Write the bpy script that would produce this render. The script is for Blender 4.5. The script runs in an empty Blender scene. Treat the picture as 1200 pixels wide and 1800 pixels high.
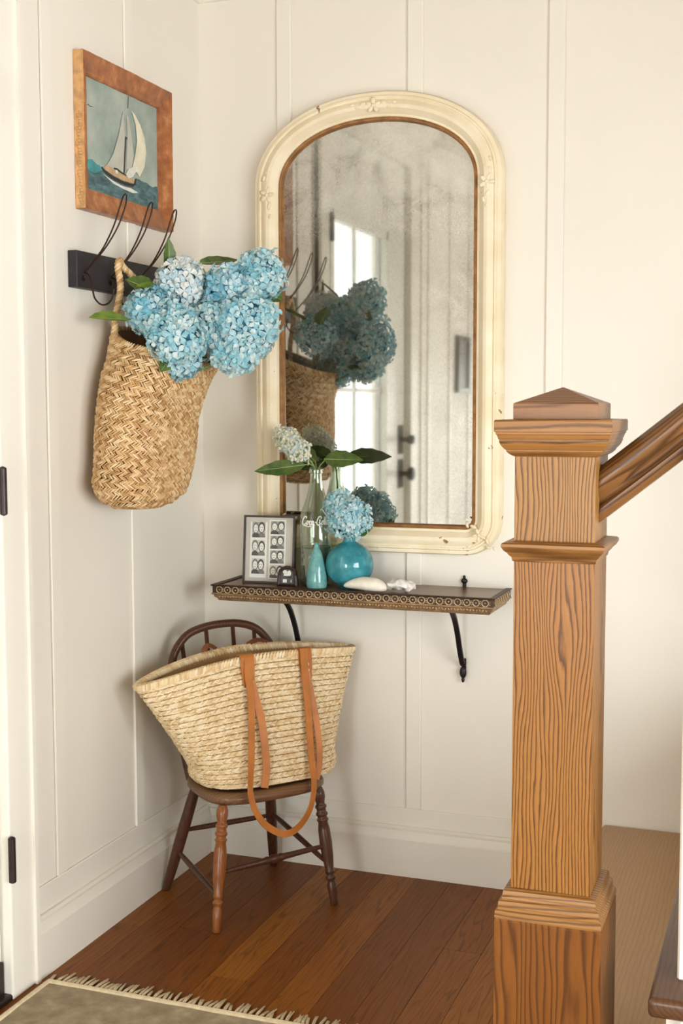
import bpy, bmesh, math, random
from mathutils import Vector, Matrix, noise

random.seed(7)
S = bpy.context.scene
COL = S.collection
PI = math.pi
sin, cos = math.sin, math.cos

# ------------------------------------------------------------------ camera
cam_d = bpy.data.cameras.new('camera')
cam = bpy.data.objects.new('camera', cam_d)
COL.objects.link(cam)
cam_d.sensor_fit = 'HORIZONTAL'
cam_d.sensor_width = 36.0
cam_d.lens = 66.36
cam_d.clip_start = 0.05
yaw, pitch, roll = math.radians(19.974), math.radians(4.736), math.radians(0.110)
f = Vector((-sin(yaw) * cos(pitch), cos(yaw) * cos(pitch), -sin(pitch)))
r = Vector((cos(yaw), sin(yaw), 0))
d = -r.cross(f)
r2 = cos(roll) * r + sin(roll) * d
d2 = -sin(roll) * r + cos(roll) * d
M = Matrix(((r2.x, -d2.x, -f.x, 1.408), (r2.y, -d2.y, -f.y, -2.882), (r2.z, -d2.z, -f.z, 1.15), (0, 0, 0, 1)))
cam.matrix_world = M
S.camera = cam

# ------------------------------------------------------------------ light
S.view_settings.view_transform = 'Standard'
S.view_settings.look = 'None'
S.view_settings.gamma = 1.0
S.view_settings.use_curve_mapping = False
S.view_settings.exposure = 0.03

W = bpy.data.worlds.new('overcast_sky')
S.world = W
W.use_nodes = True
bg = W.node_tree.nodes['Background']
bg.inputs[0].default_value = (0.945, 1.0, 1.03, 1)
bg.inputs[1].default_value = 17.6

ROOM_X, ROOM_Y, ROOM_Z = 3.3, -4.7, 2.6


def area_light(name, loc, rot, sx, sy, power, color, portal=False):
    l = bpy.data.lights.new(name, 'AREA')
    l.shape = 'RECTANGLE'
    l.size, l.size_y = sx, sy
    l.energy = power
    l.color = color
    o = bpy.data.objects.new(name, l)
    o.location = loc
    o.rotation_euler = rot
    COL.objects.link(o)
    if portal:
        l.cycles.is_portal = True
    return o


# daylight enters through the door and two unseen windows: portals help the sampling only
area_light('door_portal', (-0.13, -1.34, 1.26), (0, -PI / 2, 0), 1.2, 0.7, 1, (1, 1, 1), True)
area_light('side_window_portal', (ROOM_X + 0.1, -2.9, .95), (0, PI / 2, 0), 1.7, 2.8, 1, (1, 1, 1), True)
area_light('rear_window_portal', (.65, ROOM_Y - 0.1, .80), (PI / 2, 0, 0), .8, 1.4, 1, (1, 1, 1), True)
# ------------------------------------------------------------------ materials


class NT:
    def __init__(s, name):
        s.m = bpy.data.materials.new(name)
        s.m.use_nodes = True
        s.t = s.m.node_tree
        s.p = s.t.nodes['Principled BSDF']
        s.out = s.t.nodes['Material Output']

    def n(s, kind, **kw):
        x = s.t.nodes.new(kind)
        for k, v in kw.items():
            if k.startswith('_'):
                setattr(x, k[1:], v)
            else:
                key = int(k[1:]) if k[0] == 'i' and k[1:].isdigit() else k.replace('__', ' ')
                if hasattr(v, 'is_linked') or isinstance(v, bpy.types.NodeSocket):
                    s.t.links.new(v, x.inputs[key])
                else:
                    x.inputs[key].default_value = v
        return x

    def l(s, a, b):
        s.t.links.new(a, b)

    def coord(s, kind='Object', scale=(1, 1, 1), rot=(0, 0, 0)):
        c = s.n('ShaderNodeTexCoord')
        mp = s.n('ShaderNodeMapping')
        mp.inputs['Scale'].default_value = scale
        mp.inputs['Rotation'].default_value = rot
        s.l(c.outputs[kind], mp.inputs[0])
        return mp.outputs[0]

    def noise(s, vec, scale, detail=3, rough=.5, dist=0):
        x = s.n('ShaderNodeTexNoise')
        s.l(vec, x.inputs['Vector'])
        x.inputs['Scale'].default_value = scale
        x.inputs['Detail'].default_value = detail
        x.inputs['Roughness'].default_value = rough
        x.inputs['Distortion'].default_value = dist
        return x.outputs['Fac']

    def ramp(s, fac, stops):
        x = s.n('ShaderNodeValToRGB')
        s.l(fac, x.inputs[0])
        e = x.color_ramp.elements
        while len(e) < len(stops):
            e.new(.5)
        for i, (p, c) in enumerate(stops):
            e[i].position = p
            e[i].color = tuple(c) + ((1,) if len(c) == 3 else ())
        return x.outputs[0]

    def math(s, op, a, b=0.0, c=None):
        x = s.n('ShaderNodeMath')
        x.operation = op
        for i, v in enumerate((a, b, c)):
            if v is None:
                continue
            if isinstance(v, (int, float)):
                x.inputs[i].default_value = v
            else:
                s.l(v, x.inputs[i])
        return x.outputs[0]

    def mix(s, fac, a, b, mode='MIX'):
        x = s.n('ShaderNodeMix')
        x.data_type = 'RGBA'
        x.blend_type = mode
        for key, v in ((0, fac), (6, a), (7, b)):
            if isinstance(v, (int, float)):
                x.inputs[key].default_value = v
            elif isinstance(v, (tuple, list)):
                x.inputs[key].default_value = tuple(v) + ((1,) if len(v) == 3 else ())
            else:
                s.l(v, x.inputs[key])
        return x.outputs[2]

    def bump(s, h, strength=.3, dist=.002):
        x = s.n('ShaderNodeBump')
        x.inputs['Strength'].default_value = strength
        x.inputs['Distance'].default_value = dist
        s.l(h, x.inputs['Height'])
        s.l(x.outputs[0], s.p.inputs['Normal'])

    def base(s, c):
        if isinstance(c, (tuple, list)):
            s.p.inputs['Base Color'].default_value = tuple(c[:3]) + (1,)
        else:
            s.l(c, s.p.inputs['Base Color'])

    def set(s, **kw):
        for k, v in kw.items():
            k = k.replace('_', ' ')
            if isinstance(v, (int, float, tuple)):
                s.p.inputs[k].default_value = v
            else:
                s.l(v, s.p.inputs[k])
        return s


def sr(r_, g_, b_):
    g = lambda c: ((c / 255 + .055) / 1.055) ** 2.4 if c > 10 else c / 255 / 12.92
    return (g(r_), g(g_), g(b_))


def simple(name, col, rough=.5, var=.0, vscale=20, bump=0, bscale=200, metal=0, spec=.5, **kw):
    t = NT(name)
    v = t.coord()
    if var:
        n = t.noise(v, vscale, 4)
        lo = tuple(c * (1 - var) for c in col)
        hi = tuple(min(1, c * (1 + var)) for c in col)
        t.base(t.ramp(n, [(.3, lo), (.7, hi)]))
    else:
        t.base(col)
    t.set(Roughness=rough, Metallic=metal, Specular_IOR_Level=spec)
    if bump:
        t.bump(t.noise(v, bscale, 3), bump, .001)
    t.set(**kw)
    return t.m


def paint(name, col, rough=.55):
    t = NT(name)
    v = t.coord()
    n = t.noise(v, 3.0, 3)
    t.base(t.ramp(n, [(.25, tuple(c * .96 for c in col)), (.75, col)]))
    t.set(Roughness=rough, Specular_IOR_Level=.35)
    t.bump(t.noise(t.coord(scale=(60, 60, 12)), 4, 3), .12, .0008)
    return t.m


def oak(name, light, mid, dark, axis='z', freq=165, rough=.38, shift=0.0, coat=.25, warp=1.0, depth=1.0):
    """grain lines running along an axis, pores dark and slightly sunk"""
    t = NT(name)
    tc = t.n('ShaderNodeTexCoord')
    sep = t.n('ShaderNodeSeparateXYZ')
    t.l(tc.outputs['Object'], sep.inputs[0])
    X, Y, Z = sep.outputs
    a = {'z': (X, Y, Z), 'x': (Y, Z, X), 'y': (X, Z, Y)}[axis]
    # low frequency wander along the grain -> cathedral arches
    comb = t.n('ShaderNodeCombineXYZ')
    t.l(t.math('MULTIPLY', a[0], 14), comb.inputs[0])
    t.l(t.math('MULTIPLY', a[1], 14), comb.inputs[1])
    t.l(t.math('MULTIPLY_ADD', a[2], 2.6, shift), comb.inputs[2])
    nz = t.noise(comb.outputs[0], 1.0, 2, .5)
    comb2 = t.n('ShaderNodeCombineXYZ')
    t.l(t.math('MULTIPLY', a[0], 90), comb2.inputs[0])
    t.l(t.math('MULTIPLY', a[1], 90), comb2.inputs[1])
    t.l(t.math('MULTIPLY_ADD', a[2], 16, shift), comb2.inputs[2])
    nf = t.noise(comb2.outputs[0], 1.0, 3, .6)
    r0 = t.math('ADD', a[0], t.math('MULTIPLY', a[1], .8))
    r1 = t.math('ADD', r0, t.math('MULTIPLY', nz, .06 * warp))
    r2_ = t.math('ADD', r1, t.math('MULTIPLY', nf, .0045))
    ph = t.math('FRACT', t.math('MULTIPLY', r2_, freq))
    line = t.ramp(ph, [(0.0, (0, 0, 0)), (.12, (.10, .10, .10)), (.34, (.82, .82, .82)), (.84, (1, 1, 1)), (1.0, (.1, .1, .1))])
    comb3 = t.n('ShaderNodeCombineXYZ')
    t.l(t.math('MULTIPLY', a[0], 420), comb3.inputs[0])
    t.l(t.math('MULTIPLY', a[1], 420), comb3.inputs[1])
    t.l(t.math('MULTIPLY', a[2], 30), comb3.inputs[2])
    pores = t.noise(comb3.outputs[0], 1, 2)
    patch = t.noise(comb.outputs[0], .6, 2)
    body = t.mix(t.math('MULTIPLY', patch, 1.0), mid, light)
    body = t.mix(t.math('MULTIPLY', pores, .35), body, dark)
    lf = t.n('ShaderNodeRGBToBW')
    t.l(line, lf.inputs[0])
    col = t.mix(t.math('MULTIPLY', t.math('SUBTRACT', 1.0, lf.outputs[0]), .78 * depth), body, dark)
    t.base(col)
    t.set(Roughness=rough, Coat_Weight=coat, Coat_Roughness=.22, Specular_IOR_Level=.3)
    t.bump(t.math('ADD', t.math('MULTIPLY', lf.outputs[0], 1.0), t.math('MULTIPLY', pores, .5)), .25, .0006)
    return t.m


M_wall = paint('cream_wall_paint', sr(240, 234, 221))
M_trim = paint('cream_trim_paint', sr(241, 236, 223), .42)
M_ceil = paint('bounce_cutting_ceiling', sr(142, 116, 86))  # unseen ceiling, colour darkened to cut bounce onto the upper walls
M_far = paint('bounce_cutting_walls', sr(176, 160, 134))  # unseen right and front walls, darkened to cut bounced light
M_door = paint('door_paint', sr(232, 229, 218), .4)
M_oak = oak('golden_oak_upright', sr(190, 144, 80), sr(164, 114, 54), sr(78, 42, 8), 'z', 185, coat=.10, rough=.42, depth=1.12)
M_oak2 = oak('golden_oak_lower', sr(184, 130, 62), sr(156, 100, 40), sr(72, 37, 6), 'z', 185, shift=4.2, coat=.10, rough=.42, depth=1.12)
M_oakx = oak('golden_oak_moulding', sr(182, 134, 76), sr(152, 102, 50), sr(76, 44, 16), 'x', 120, shift=1.3, warp=.6, coat=.1, rough=.42)
M_oakcap = oak('oak_cap', sr(172, 126, 82), sr(146, 98, 58), sr(86, 52, 26), 'x', 90, shift=8.3, warp=1.4, coat=.1)
M_oakbase = oak('oak_base_block', sr(150, 94, 34), sr(122, 70, 18), sr(66, 34, 6), 'z', 80, shift=11.7, warp=1.5, coat=.1, rough=.44)
M_rail = oak('handrail_oak', sr(150, 106, 58), sr(114, 74, 36), sr(52, 30, 12), 'x', 110, shift=3.1, warp=.8)
M_tread = oak('stair_tread_oak', sr(204, 168, 122), sr(184, 146, 102), sr(146, 108, 70), 'y', 120, shift=2.2, rough=.42, coat=.1, depth=.35, warp=.6)
M_treadd = oak('dark_tread_oak', sr(120, 84, 54), sr(92, 62, 40), sr(52, 32, 20), 'y', 110, shift=6.2, rough=.35, depth=.5)


def floor_mat():
    t = NT('dark_oak_floor')
    oi = t.n('ShaderNodeObjectInfo')
    tc = t.n('ShaderNodeTexCoord')
    geo = t.n('ShaderNodeNewGeometry')
    sep = t.n('ShaderNodeSeparateXYZ')
    t.l(geo.outputs['Position'], sep.inputs[0])
    rnd = oi.outputs['Random']
    comb = t.n('ShaderNodeCombineXYZ')
    t.l(t.math('MULTIPLY', sep.outputs[0], 22), comb.inputs[0])
    t.l(t.math('MULTIPLY', rnd, 37.0), comb.inputs[2])
    t.l(t.math('MULTIPLY', sep.outputs[1], 2.2), comb.inputs[1])
    nz = t.noise(comb.outputs[0], 1, 3)
    comb2 = t.n('ShaderNodeCombineXYZ')
    t.l(t.math('MULTIPLY', sep.outputs[0], 260), comb2.inputs[0])
    t.l(t.math('MULTIPLY', sep.outputs[1], 12), comb2.inputs[1])
    t.l(t.math('MULTIPLY', rnd, 11.0), comb2.inputs[2])
    nf = t.noise(comb2.outputs[0], 1, 3)
    ph = t.math('FRACT', t.math('ADD', t.math('MULTIPLY', sep.outputs[0], 70), t.math('MULTIPLY', nz, 7)))
    base = t.ramp(rnd, [(0, sr(124, 68, 18)), (.35, sr(136, 77, 20)), (.7, sr(150, 88, 25)), (1, sr(168, 104, 33))])
    c = t.mix(t.math('MULTIPLY', nf, .5), base, sr(74, 40, 16))
    ln = t.ramp(ph, [(0, (.55, .55, .55)), (.2, (0, 0, 0)), (.9, (0, 0, 0)), (1, (.55, .55, .55))])
    c = t.mix(ln, c, sr(70, 38, 15))
    t.base(c)
    t.set(Roughness=t.math('MULTIPLY_ADD', nf, .2, .34), Specular_IOR_Level=.22)
    t.bump(nf, .12, .0006)
    return t.m


M_floor = floor_mat()
M_chair = oak('dark_walnut_chair', sr(104, 66, 46), sr(78, 46, 32), sr(42, 24, 16), 'z', 120, rough=.33, coat=.3, depth=.5)
M_seat = oak('worn_brown_seat', sr(150, 112, 78), sr(122, 86, 56), sr(74, 50, 32), 'x', 110, rough=.36, coat=.3, depth=.5, shift=2)
M_leghoney = oak('honey_leg', sr(176, 108, 52), sr(146, 82, 34), sr(70, 38, 18), 'z', 90, rough=.3, coat=.35, depth=.4)  # front left leg, more orange than the other three


def straw(name, a, b, c, sc=30):
    t = NT(name)
    v = t.coord()
    n = t.noise(v, sc, 3)
    g_ = t.n('ShaderNodeNewGeometry')
    fac = t.math('ADD', t.math('MULTIPLY', g_.outputs['Random Per Island'], .6), t.math('MULTIPLY', n, .4))
    t.base(t.ramp(fac, [(.15, a), (.45, b), (.8, c)]))
    t.set(Roughness=.6, Specular_IOR_Level=.3)
    return t.m


M_straw = straw('golden_seagrass', sr(168, 122, 72), sr(214, 172, 118), sr(242, 214, 168), 60)
M_strawin = simple('seagrass_shadow_side', sr(104, 68, 34), .8, .2, 40)  # dark underlayer, shade between the straws put into its colour
M_tote = straw('pale_palm_straw', sr(214, 180, 128), sr(240, 212, 164), sr(250, 234, 200), 25)
M_totein = simple('palm_straw_underlayer', sr(186, 148, 98), .8, .15, 40)  # darker than the straw, shadow lines between courses put into the colour
M_leather = simple('tan_leather', sr(190, 116, 48), .5, .18, 22, .2, 260)
M_leather2 = simple('brown_leather', sr(116, 68, 40), .5, .18, 30, .2, 260)
M_iron = simple('black_wrought_iron', sr(38, 32, 34), .42, .2, 60, .15, 180, metal=.5)
M_bronze = simple('dark_bronze_hardware', sr(58, 48, 46), .4, .2, 40, metal=.6)
M_wire = simple('dark_steel_wire', sr(62, 44, 36), .35, metal=.7)
M_blackwood = simple('black_painted_board', sr(40, 35, 40), .55, .25, 25, .2, 90)


def bronze_shelf():
    t = NT('aged_bronze_shelf')
    v = t.coord()
    n = t.noise(v, 45, 5, .6)
    t.base(t.ramp(n, [(.3, sr(66, 44, 28)), (.55, sr(108, 80, 54)), (.8, sr(172, 144, 108))]))
    t.set(Roughness=.42, Metallic=.45)
    t.bump(n, .3, .001)
    return t.m


M_shelf = bronze_shelf()
M_shelftop = simple('dull_bronze_shelf_top', sr(124, 94, 62), .3, .15, 18, metal=.35)
M_ogee = simple('highlit_bronze_moulding', sr(150, 120, 86), .4, .35, 70, .3, 160, metal=.4)  # highlights of the moulding put into a lighter bronze
M_band = simple('dark_gallery_band', sr(62, 42, 28), .5, .25, 60, metal=.3)
M_brass = simple('rubbed_brass_relief', sr(196, 170, 130), .45, .5, 110, metal=.4)


def mirror_paint():
    t = NT('chipped_cream_frame_paint')
    v = t.coord()
    n = t.noise(v, 38, 6, .65)
    n2 = t.noise(v, 7, 3)
    chips = t.ramp(t.math('MULTIPLY', n, t.math('MULTIPLY_ADD', n2, .9, .55)), [(.715, (0, 0, 0)), (.74, (1, 1, 1))])
    soft = t.ramp(t.noise(v, 14, 4), [(.3, sr(232, 214, 176)), (.7, sr(245, 233, 204))])
    t.base(t.mix(chips, soft, sr(150, 108, 66)))
    t.set(Roughness=.5)
    t.bump(t.noise(v, 60, 4), .18, .001)
    return t.m


M_mframe = mirror_paint()
M_gilt = simple('worn_gilt_wood', sr(150, 102, 50), .5, .35, 40, .3, 120, metal=.15)


def mirror_glass():
    t = NT('foxed_antique_mirror')
    v = t.coord()
    t.base((.52, .505, .46))
    t.set(Metallic=1.0, Roughness=.035)
    fog = t.noise(v, 4.2, 5, .6, .6)
    speck = t.noise(v, 210, 2, .6)
    sep = t.n('ShaderNodeSeparateXYZ')
    t.l(v, sep.inputs[0])
    # silver loss grows towards the right edge and the top of the plate
    edge = t.math('MULTIPLY_ADD', sep.outputs[0], 1.15, .05)
    top = t.math('MULTIPLY_ADD', sep.outputs[2], .72, -.30)
    e2 = t.math('MAXIMUM', edge, top)
    f0 = t.math('ADD', t.math('MULTIPLY', fog, .55), t.math('ADD', e2, t.math('MULTIPLY', speck, .3)))
    m = t.ramp(f0, [(.42, (.02, .02, .02)), (.66, (.22, .22, .22)), (1.0, (.66, .66, .66))])
    dark = t.noise(v, 9, 5, .65, 1.0)
    haze = t.n('ShaderNodeBsdfDiffuse')
    clouds = t.ramp(dark, [(.3, sr(62, 57, 48)), (.48, sr(128, 121, 104)), (.70, sr(186, 180, 162))])
    pale = t.ramp(dark, [(.3, sr(128, 122, 108)), (.46, sr(206, 200, 184)), (.70, sr(232, 228, 214))])
    up = t.ramp(sep.outputs[2], [(.68, (0, 0, 0)), (.86, (1, 1, 1))])
    t.l(t.mix(up, clouds, pale), haze.inputs[0])
    mx = t.n('ShaderNodeMixShader')
    bw = t.n('ShaderNodeRGBToBW')
    t.l(m, bw.inputs[0])
    t.l(bw.outputs[0], mx.inputs[0])
    t.l(t.p.outputs[0], mx.inputs[1])
    t.l(haze.outputs[0], mx.inputs[2])
    t.l(mx.outputs[0], t.out.inputs[0])
    return t.m


M_mirror = mirror_glass()


def thin_glass(name, tint, gloss=.1, rough=.0, dens=0.0, scatter=None, edge=.55):
    t = NT(name)
    tr = t.n('ShaderNodeBsdfTransparent')
    tr.inputs[0].default_value = tuple(tint) + (1,)
    gl = t.n('ShaderNodeBsdfGlossy')
    gl.inputs['Roughness'].default_value = rough
    lw = t.n('ShaderNodeLayerWeight')
    lw.inputs[0].default_value = .35
    fac = t.math('MULTIPLY_ADD', lw.outputs['Facing'], edge, gloss)
    mx = t.n('ShaderNodeMixShader')
    t.l(fac, mx.inputs[0])
    t.l(tr.outputs[0], mx.inputs[1])
    t.l(gl.outputs[0], mx.inputs[2])
    last = mx.outputs[0]
    if scatter:
        df = t.n('ShaderNodeBsdfDiffuse')
        df.inputs[0].default_value = tuple(scatter) + (1,)
        tl = t.n('ShaderNodeBsdfTranslucent')
        tl.inputs[0].default_value = tuple(scatter) + (1,)
        ad = t.n('ShaderNodeMixShader')
        ad.inputs[0].default_value = .45
        t.l(df.outputs[0], ad.inputs[1])
        t.l(tl.outputs[0], ad.inputs[2])
        m2 = t.n('ShaderNodeMixShader')
        m2.inputs[0].default_value = dens
        t.l(last, m2.inputs[1])
        t.l(ad.outputs[0], m2.inputs[2])
        last = m2.outputs[0]
    t.l(last, t.out.inputs[0])
    return t.m


M_pane = thin_glass('clear_window_glass', (.98, .98, .98), .04)
M_dimpane = thin_glass('dimming_door_glass', (.40, .40, .395), .02, .3, edge=.05)  # grey tint added to dim the daylight through the door
M_bottle = thin_glass('pale_green_bottle_glass', (.90, .94, .87), .06, .01, .05, sr(200, 212, 186))
M_water = thin_glass('water_in_bottle', (.78, .85, .70), .04, .0, .10, sr(150, 165, 118))


def teal_glass(name, a, b, sc):
    t = NT(name)
    v = t.coord()
    n = t.noise(v, sc, 4, .6)
    t.base(t.ramp(n, [(.3, a), (.7, b)]))
    t.set(Roughness=.08, Coat_Weight=.6, Coat_Roughness=.04, Specular_IOR_Level=.6)
    t.bump(t.noise(v, 40, 2), .12, .002)
    df = t.n('ShaderNodeBsdfTranslucent')
    df.inputs[0].default_value = tuple(b) + (1,)
    mx = t.n('ShaderNodeMixShader')
    mx.inputs[0].default_value = .3
    t.l(t.p.outputs[0], mx.inputs[1])
    t.l(df.outputs[0], mx.inputs[2])
    t.l(mx.outputs[0], t.out.inputs[0])
    return t.m


M_teal = teal_glass('teal_blown_glass', sr(40, 138, 156), sr(92, 186, 198), 46)
M_aqua = teal_glass('aqua_bubbled_glass', sr(84, 166, 168), sr(160, 220, 214), 70)


def petals(name, stops, sc=26):
    t = NT(name)
    v = t.coord()
    n = t.noise(v, sc, 2)
    g_ = t.n('ShaderNodeNewGeometry')
    fac = t.math('ADD', t.math('MULTIPLY', g_.outputs['Random Per Island'], .42), t.math('MULTIPLY', n, .58))
    c = t.ramp(fac, stops)
    t.base(c)
    t.set(Roughness=.6, Specular_IOR_Level=.2)
    tl = t.n('ShaderNodeBsdfTranslucent')
    t.l(c, tl.inputs[0])
    mx = t.n('ShaderNodeMixShader')
    mx.inputs[0].default_value = .3
    t.l(t.p.outputs[0], mx.inputs[1])
    t.l(tl.outputs[0], mx.inputs[2])
    t.l(mx.outputs[0], t.out.inputs[0])
    return t.m


M_blue = petals('sky_blue_petals', [(.24, sr(126, 194, 214)), (.46, sr(172, 218, 229)), (.66, sr(220, 239, 241))])
M_blue2 = petals('clear_blue_petals', [(.24, sr(136, 200, 215)), (.46, sr(186, 225, 231)), (.66, sr(228, 242, 241))])
M_pale = petals('pale_blue_white_petals', [(.26, sr(196, 226, 236)), (.48, sr(228, 240, 240)), (.68, sr(248, 248, 242))])
M_cream = petals('cream_petals', [(.3, sr(208, 224, 226)), (.5, sr(240, 240, 216)), (.7, sr(246, 244, 226))], 40)
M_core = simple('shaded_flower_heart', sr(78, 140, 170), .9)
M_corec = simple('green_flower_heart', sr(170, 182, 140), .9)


def leafm(name, a, b):
    t = NT(name)
    v = t.coord()
    n = t.noise(v, 40, 3)
    c = t.ramp(n, [(.3, a), (.7, b)])
    t.base(c)
    t.set(Roughness=.4)
    tl = t.n('ShaderNodeBsdfTranslucent')
    t.l(c, tl.inputs[0])
    mx = t.n('ShaderNodeMixShader')
    mx.inputs[0].default_value = .25
    t.l(t.p.outputs[0], mx.inputs[1])
    t.l(tl.outputs[0], mx.inputs[2])
    t.l(mx.outputs[0], t.out.inputs[0])
    return t.m


M_leaf = leafm('dark_green_leaf', sr(70, 100, 44), sr(116, 138, 70))
M_leafl = leafm('bright_green_leaf', sr(106, 142, 44), sr(158, 180, 80))
M_stem = simple('green_stem', sr(126, 146, 84), .5, .15, 40)
M_vein = simple('pale_leaf_vein', sr(176, 186, 120), .5)
M_shell = simple('bleached_white_shell', sr(240, 232, 216), .6, .08, 60, .5, 130)
M_shell2 = simple('chalky_white_coral', sr(238, 234, 226), .7, .12, 90, .8, 190)


def frame_wood():
    t = NT('reddish_carved_frame_wood')
    n = t.noise(t.coord(scale=(1, 1, 1)), 26, 5, .6)
    n2 = t.noise(t.coord(scale=(200, 30, 30)), 1, 3)
    c = t.ramp(n, [(.3, sr(120, 66, 30)), (.55, sr(168, 100, 52)), (.75, sr(206, 146, 92))])
    t.base(c)
    t.set(Roughness=.4, Coat_Weight=.2)
    t.bump(n2, .25, .001)
    return t.m


M_pframe = frame_wood()
M_pframelite = simple('lit_frame_edge', sr(206, 158, 104), .5, .25, 60, .3, 120)  # light caught by the side face, put into a paler colour


def canvas_sky():
    t = NT('painted_sky')
    v = t.coord()
    n = t.noise(v, 9, 4, .6)
    n2 = t.noise(v, 70, 2)
    c = t.ramp(n, [(.3, sr(130, 148, 140)), (.5, sr(164, 176, 164)), (.72, sr(198, 200, 186))])
    t.base(t.mix(t.math('MULTIPLY', n2, .3), c, sr(140, 160, 152)))
    t.set(Roughness=.6)
    t.bump(n2, .2, .001)
    return t.m


def canvas_sea():
    t = NT('painted_sea')
    v = t.coord(scale=(1, 1, 2.5))
    n = t.noise(v, 28, 5, .65, .8)
    c = t.ramp(n, [(.3, sr(40, 66, 74)), (.5, sr(78, 108, 112)), (.66, sr(98, 140, 144)), (.8, sr(176, 196, 186))])
    t.base(c)
    t.set(Roughness=.6)
    t.bump(n, .2, .001)
    return t.m


M_sky = canvas_sky()
M_sea = canvas_sea()
M_seat_teal = simple('painted_teal_wave', sr(70, 150, 152), .6, .2, 60)
M_sail = simple('painted_cream_sail', sr(224, 218, 192), .6, .14, 24)
M_sail2 = simple('painted_grey_sail', sr(190, 190, 176), .6, .1, 24)
M_hull = simple('painted_black_hull', sr(44, 38, 36), .6)
M_deck = simple('painted_tan_deck', sr(196, 164, 124), .6, .15, 60)
M_foam = simple('painted_white_foam', sr(222, 222, 208), .6, .1, 60)
M_grey = [simple('print_grey_%s' % n, sr(g, g, int(g * .96)), .45) for n, g in
          (('black', 40), ('dark', 84), ('mid', 128), ('light', 176), ('pale', 214), ('white', 238))]
M_mat_board = simple('warm_grey_mat_board', sr(206, 202, 190), .5, .05, 20)
M_darkframe = simple('dark_pewter_frame', sr(76, 70, 64), .38, .15, 60, metal=.4)
M_arch = simple('dark_brown_ornate_frame', sr(62, 44, 38), .45, .3, 120, .4, 220)
M_letter = simple('white_enamel_lettering', sr(240, 240, 230), .4)
M_rug = None


def rug_mat():
    t = NT('olive_grey_woven_rug')
    v = t.coord(scale=(1, 1, 1))
    n = t.noise(v, 24, 4, .6)
    n2 = t.noise(t.coord(scale=(420, 900, 1)), 1, 2)
    c = t.ramp(n, [(.3, sr(146, 130, 104)), (.55, sr(178, 162, 134)), (.75, sr(204, 190, 162))])
    t.base(t.mix(t.math('MULTIPLY', n2, .5), c, sr(128, 114, 92)))
    t.set(Roughness=.95, Specular_IOR_Level=.1)
    t.bump(n2, .6, .002)
    return t.m


M_rug = rug_mat()
M_rugedge = simple('cream_wool', sr(214, 196, 160), .9, .12, 90, .4, 300)

# ------------------------------------------------------------------ mesh helpers


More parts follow.
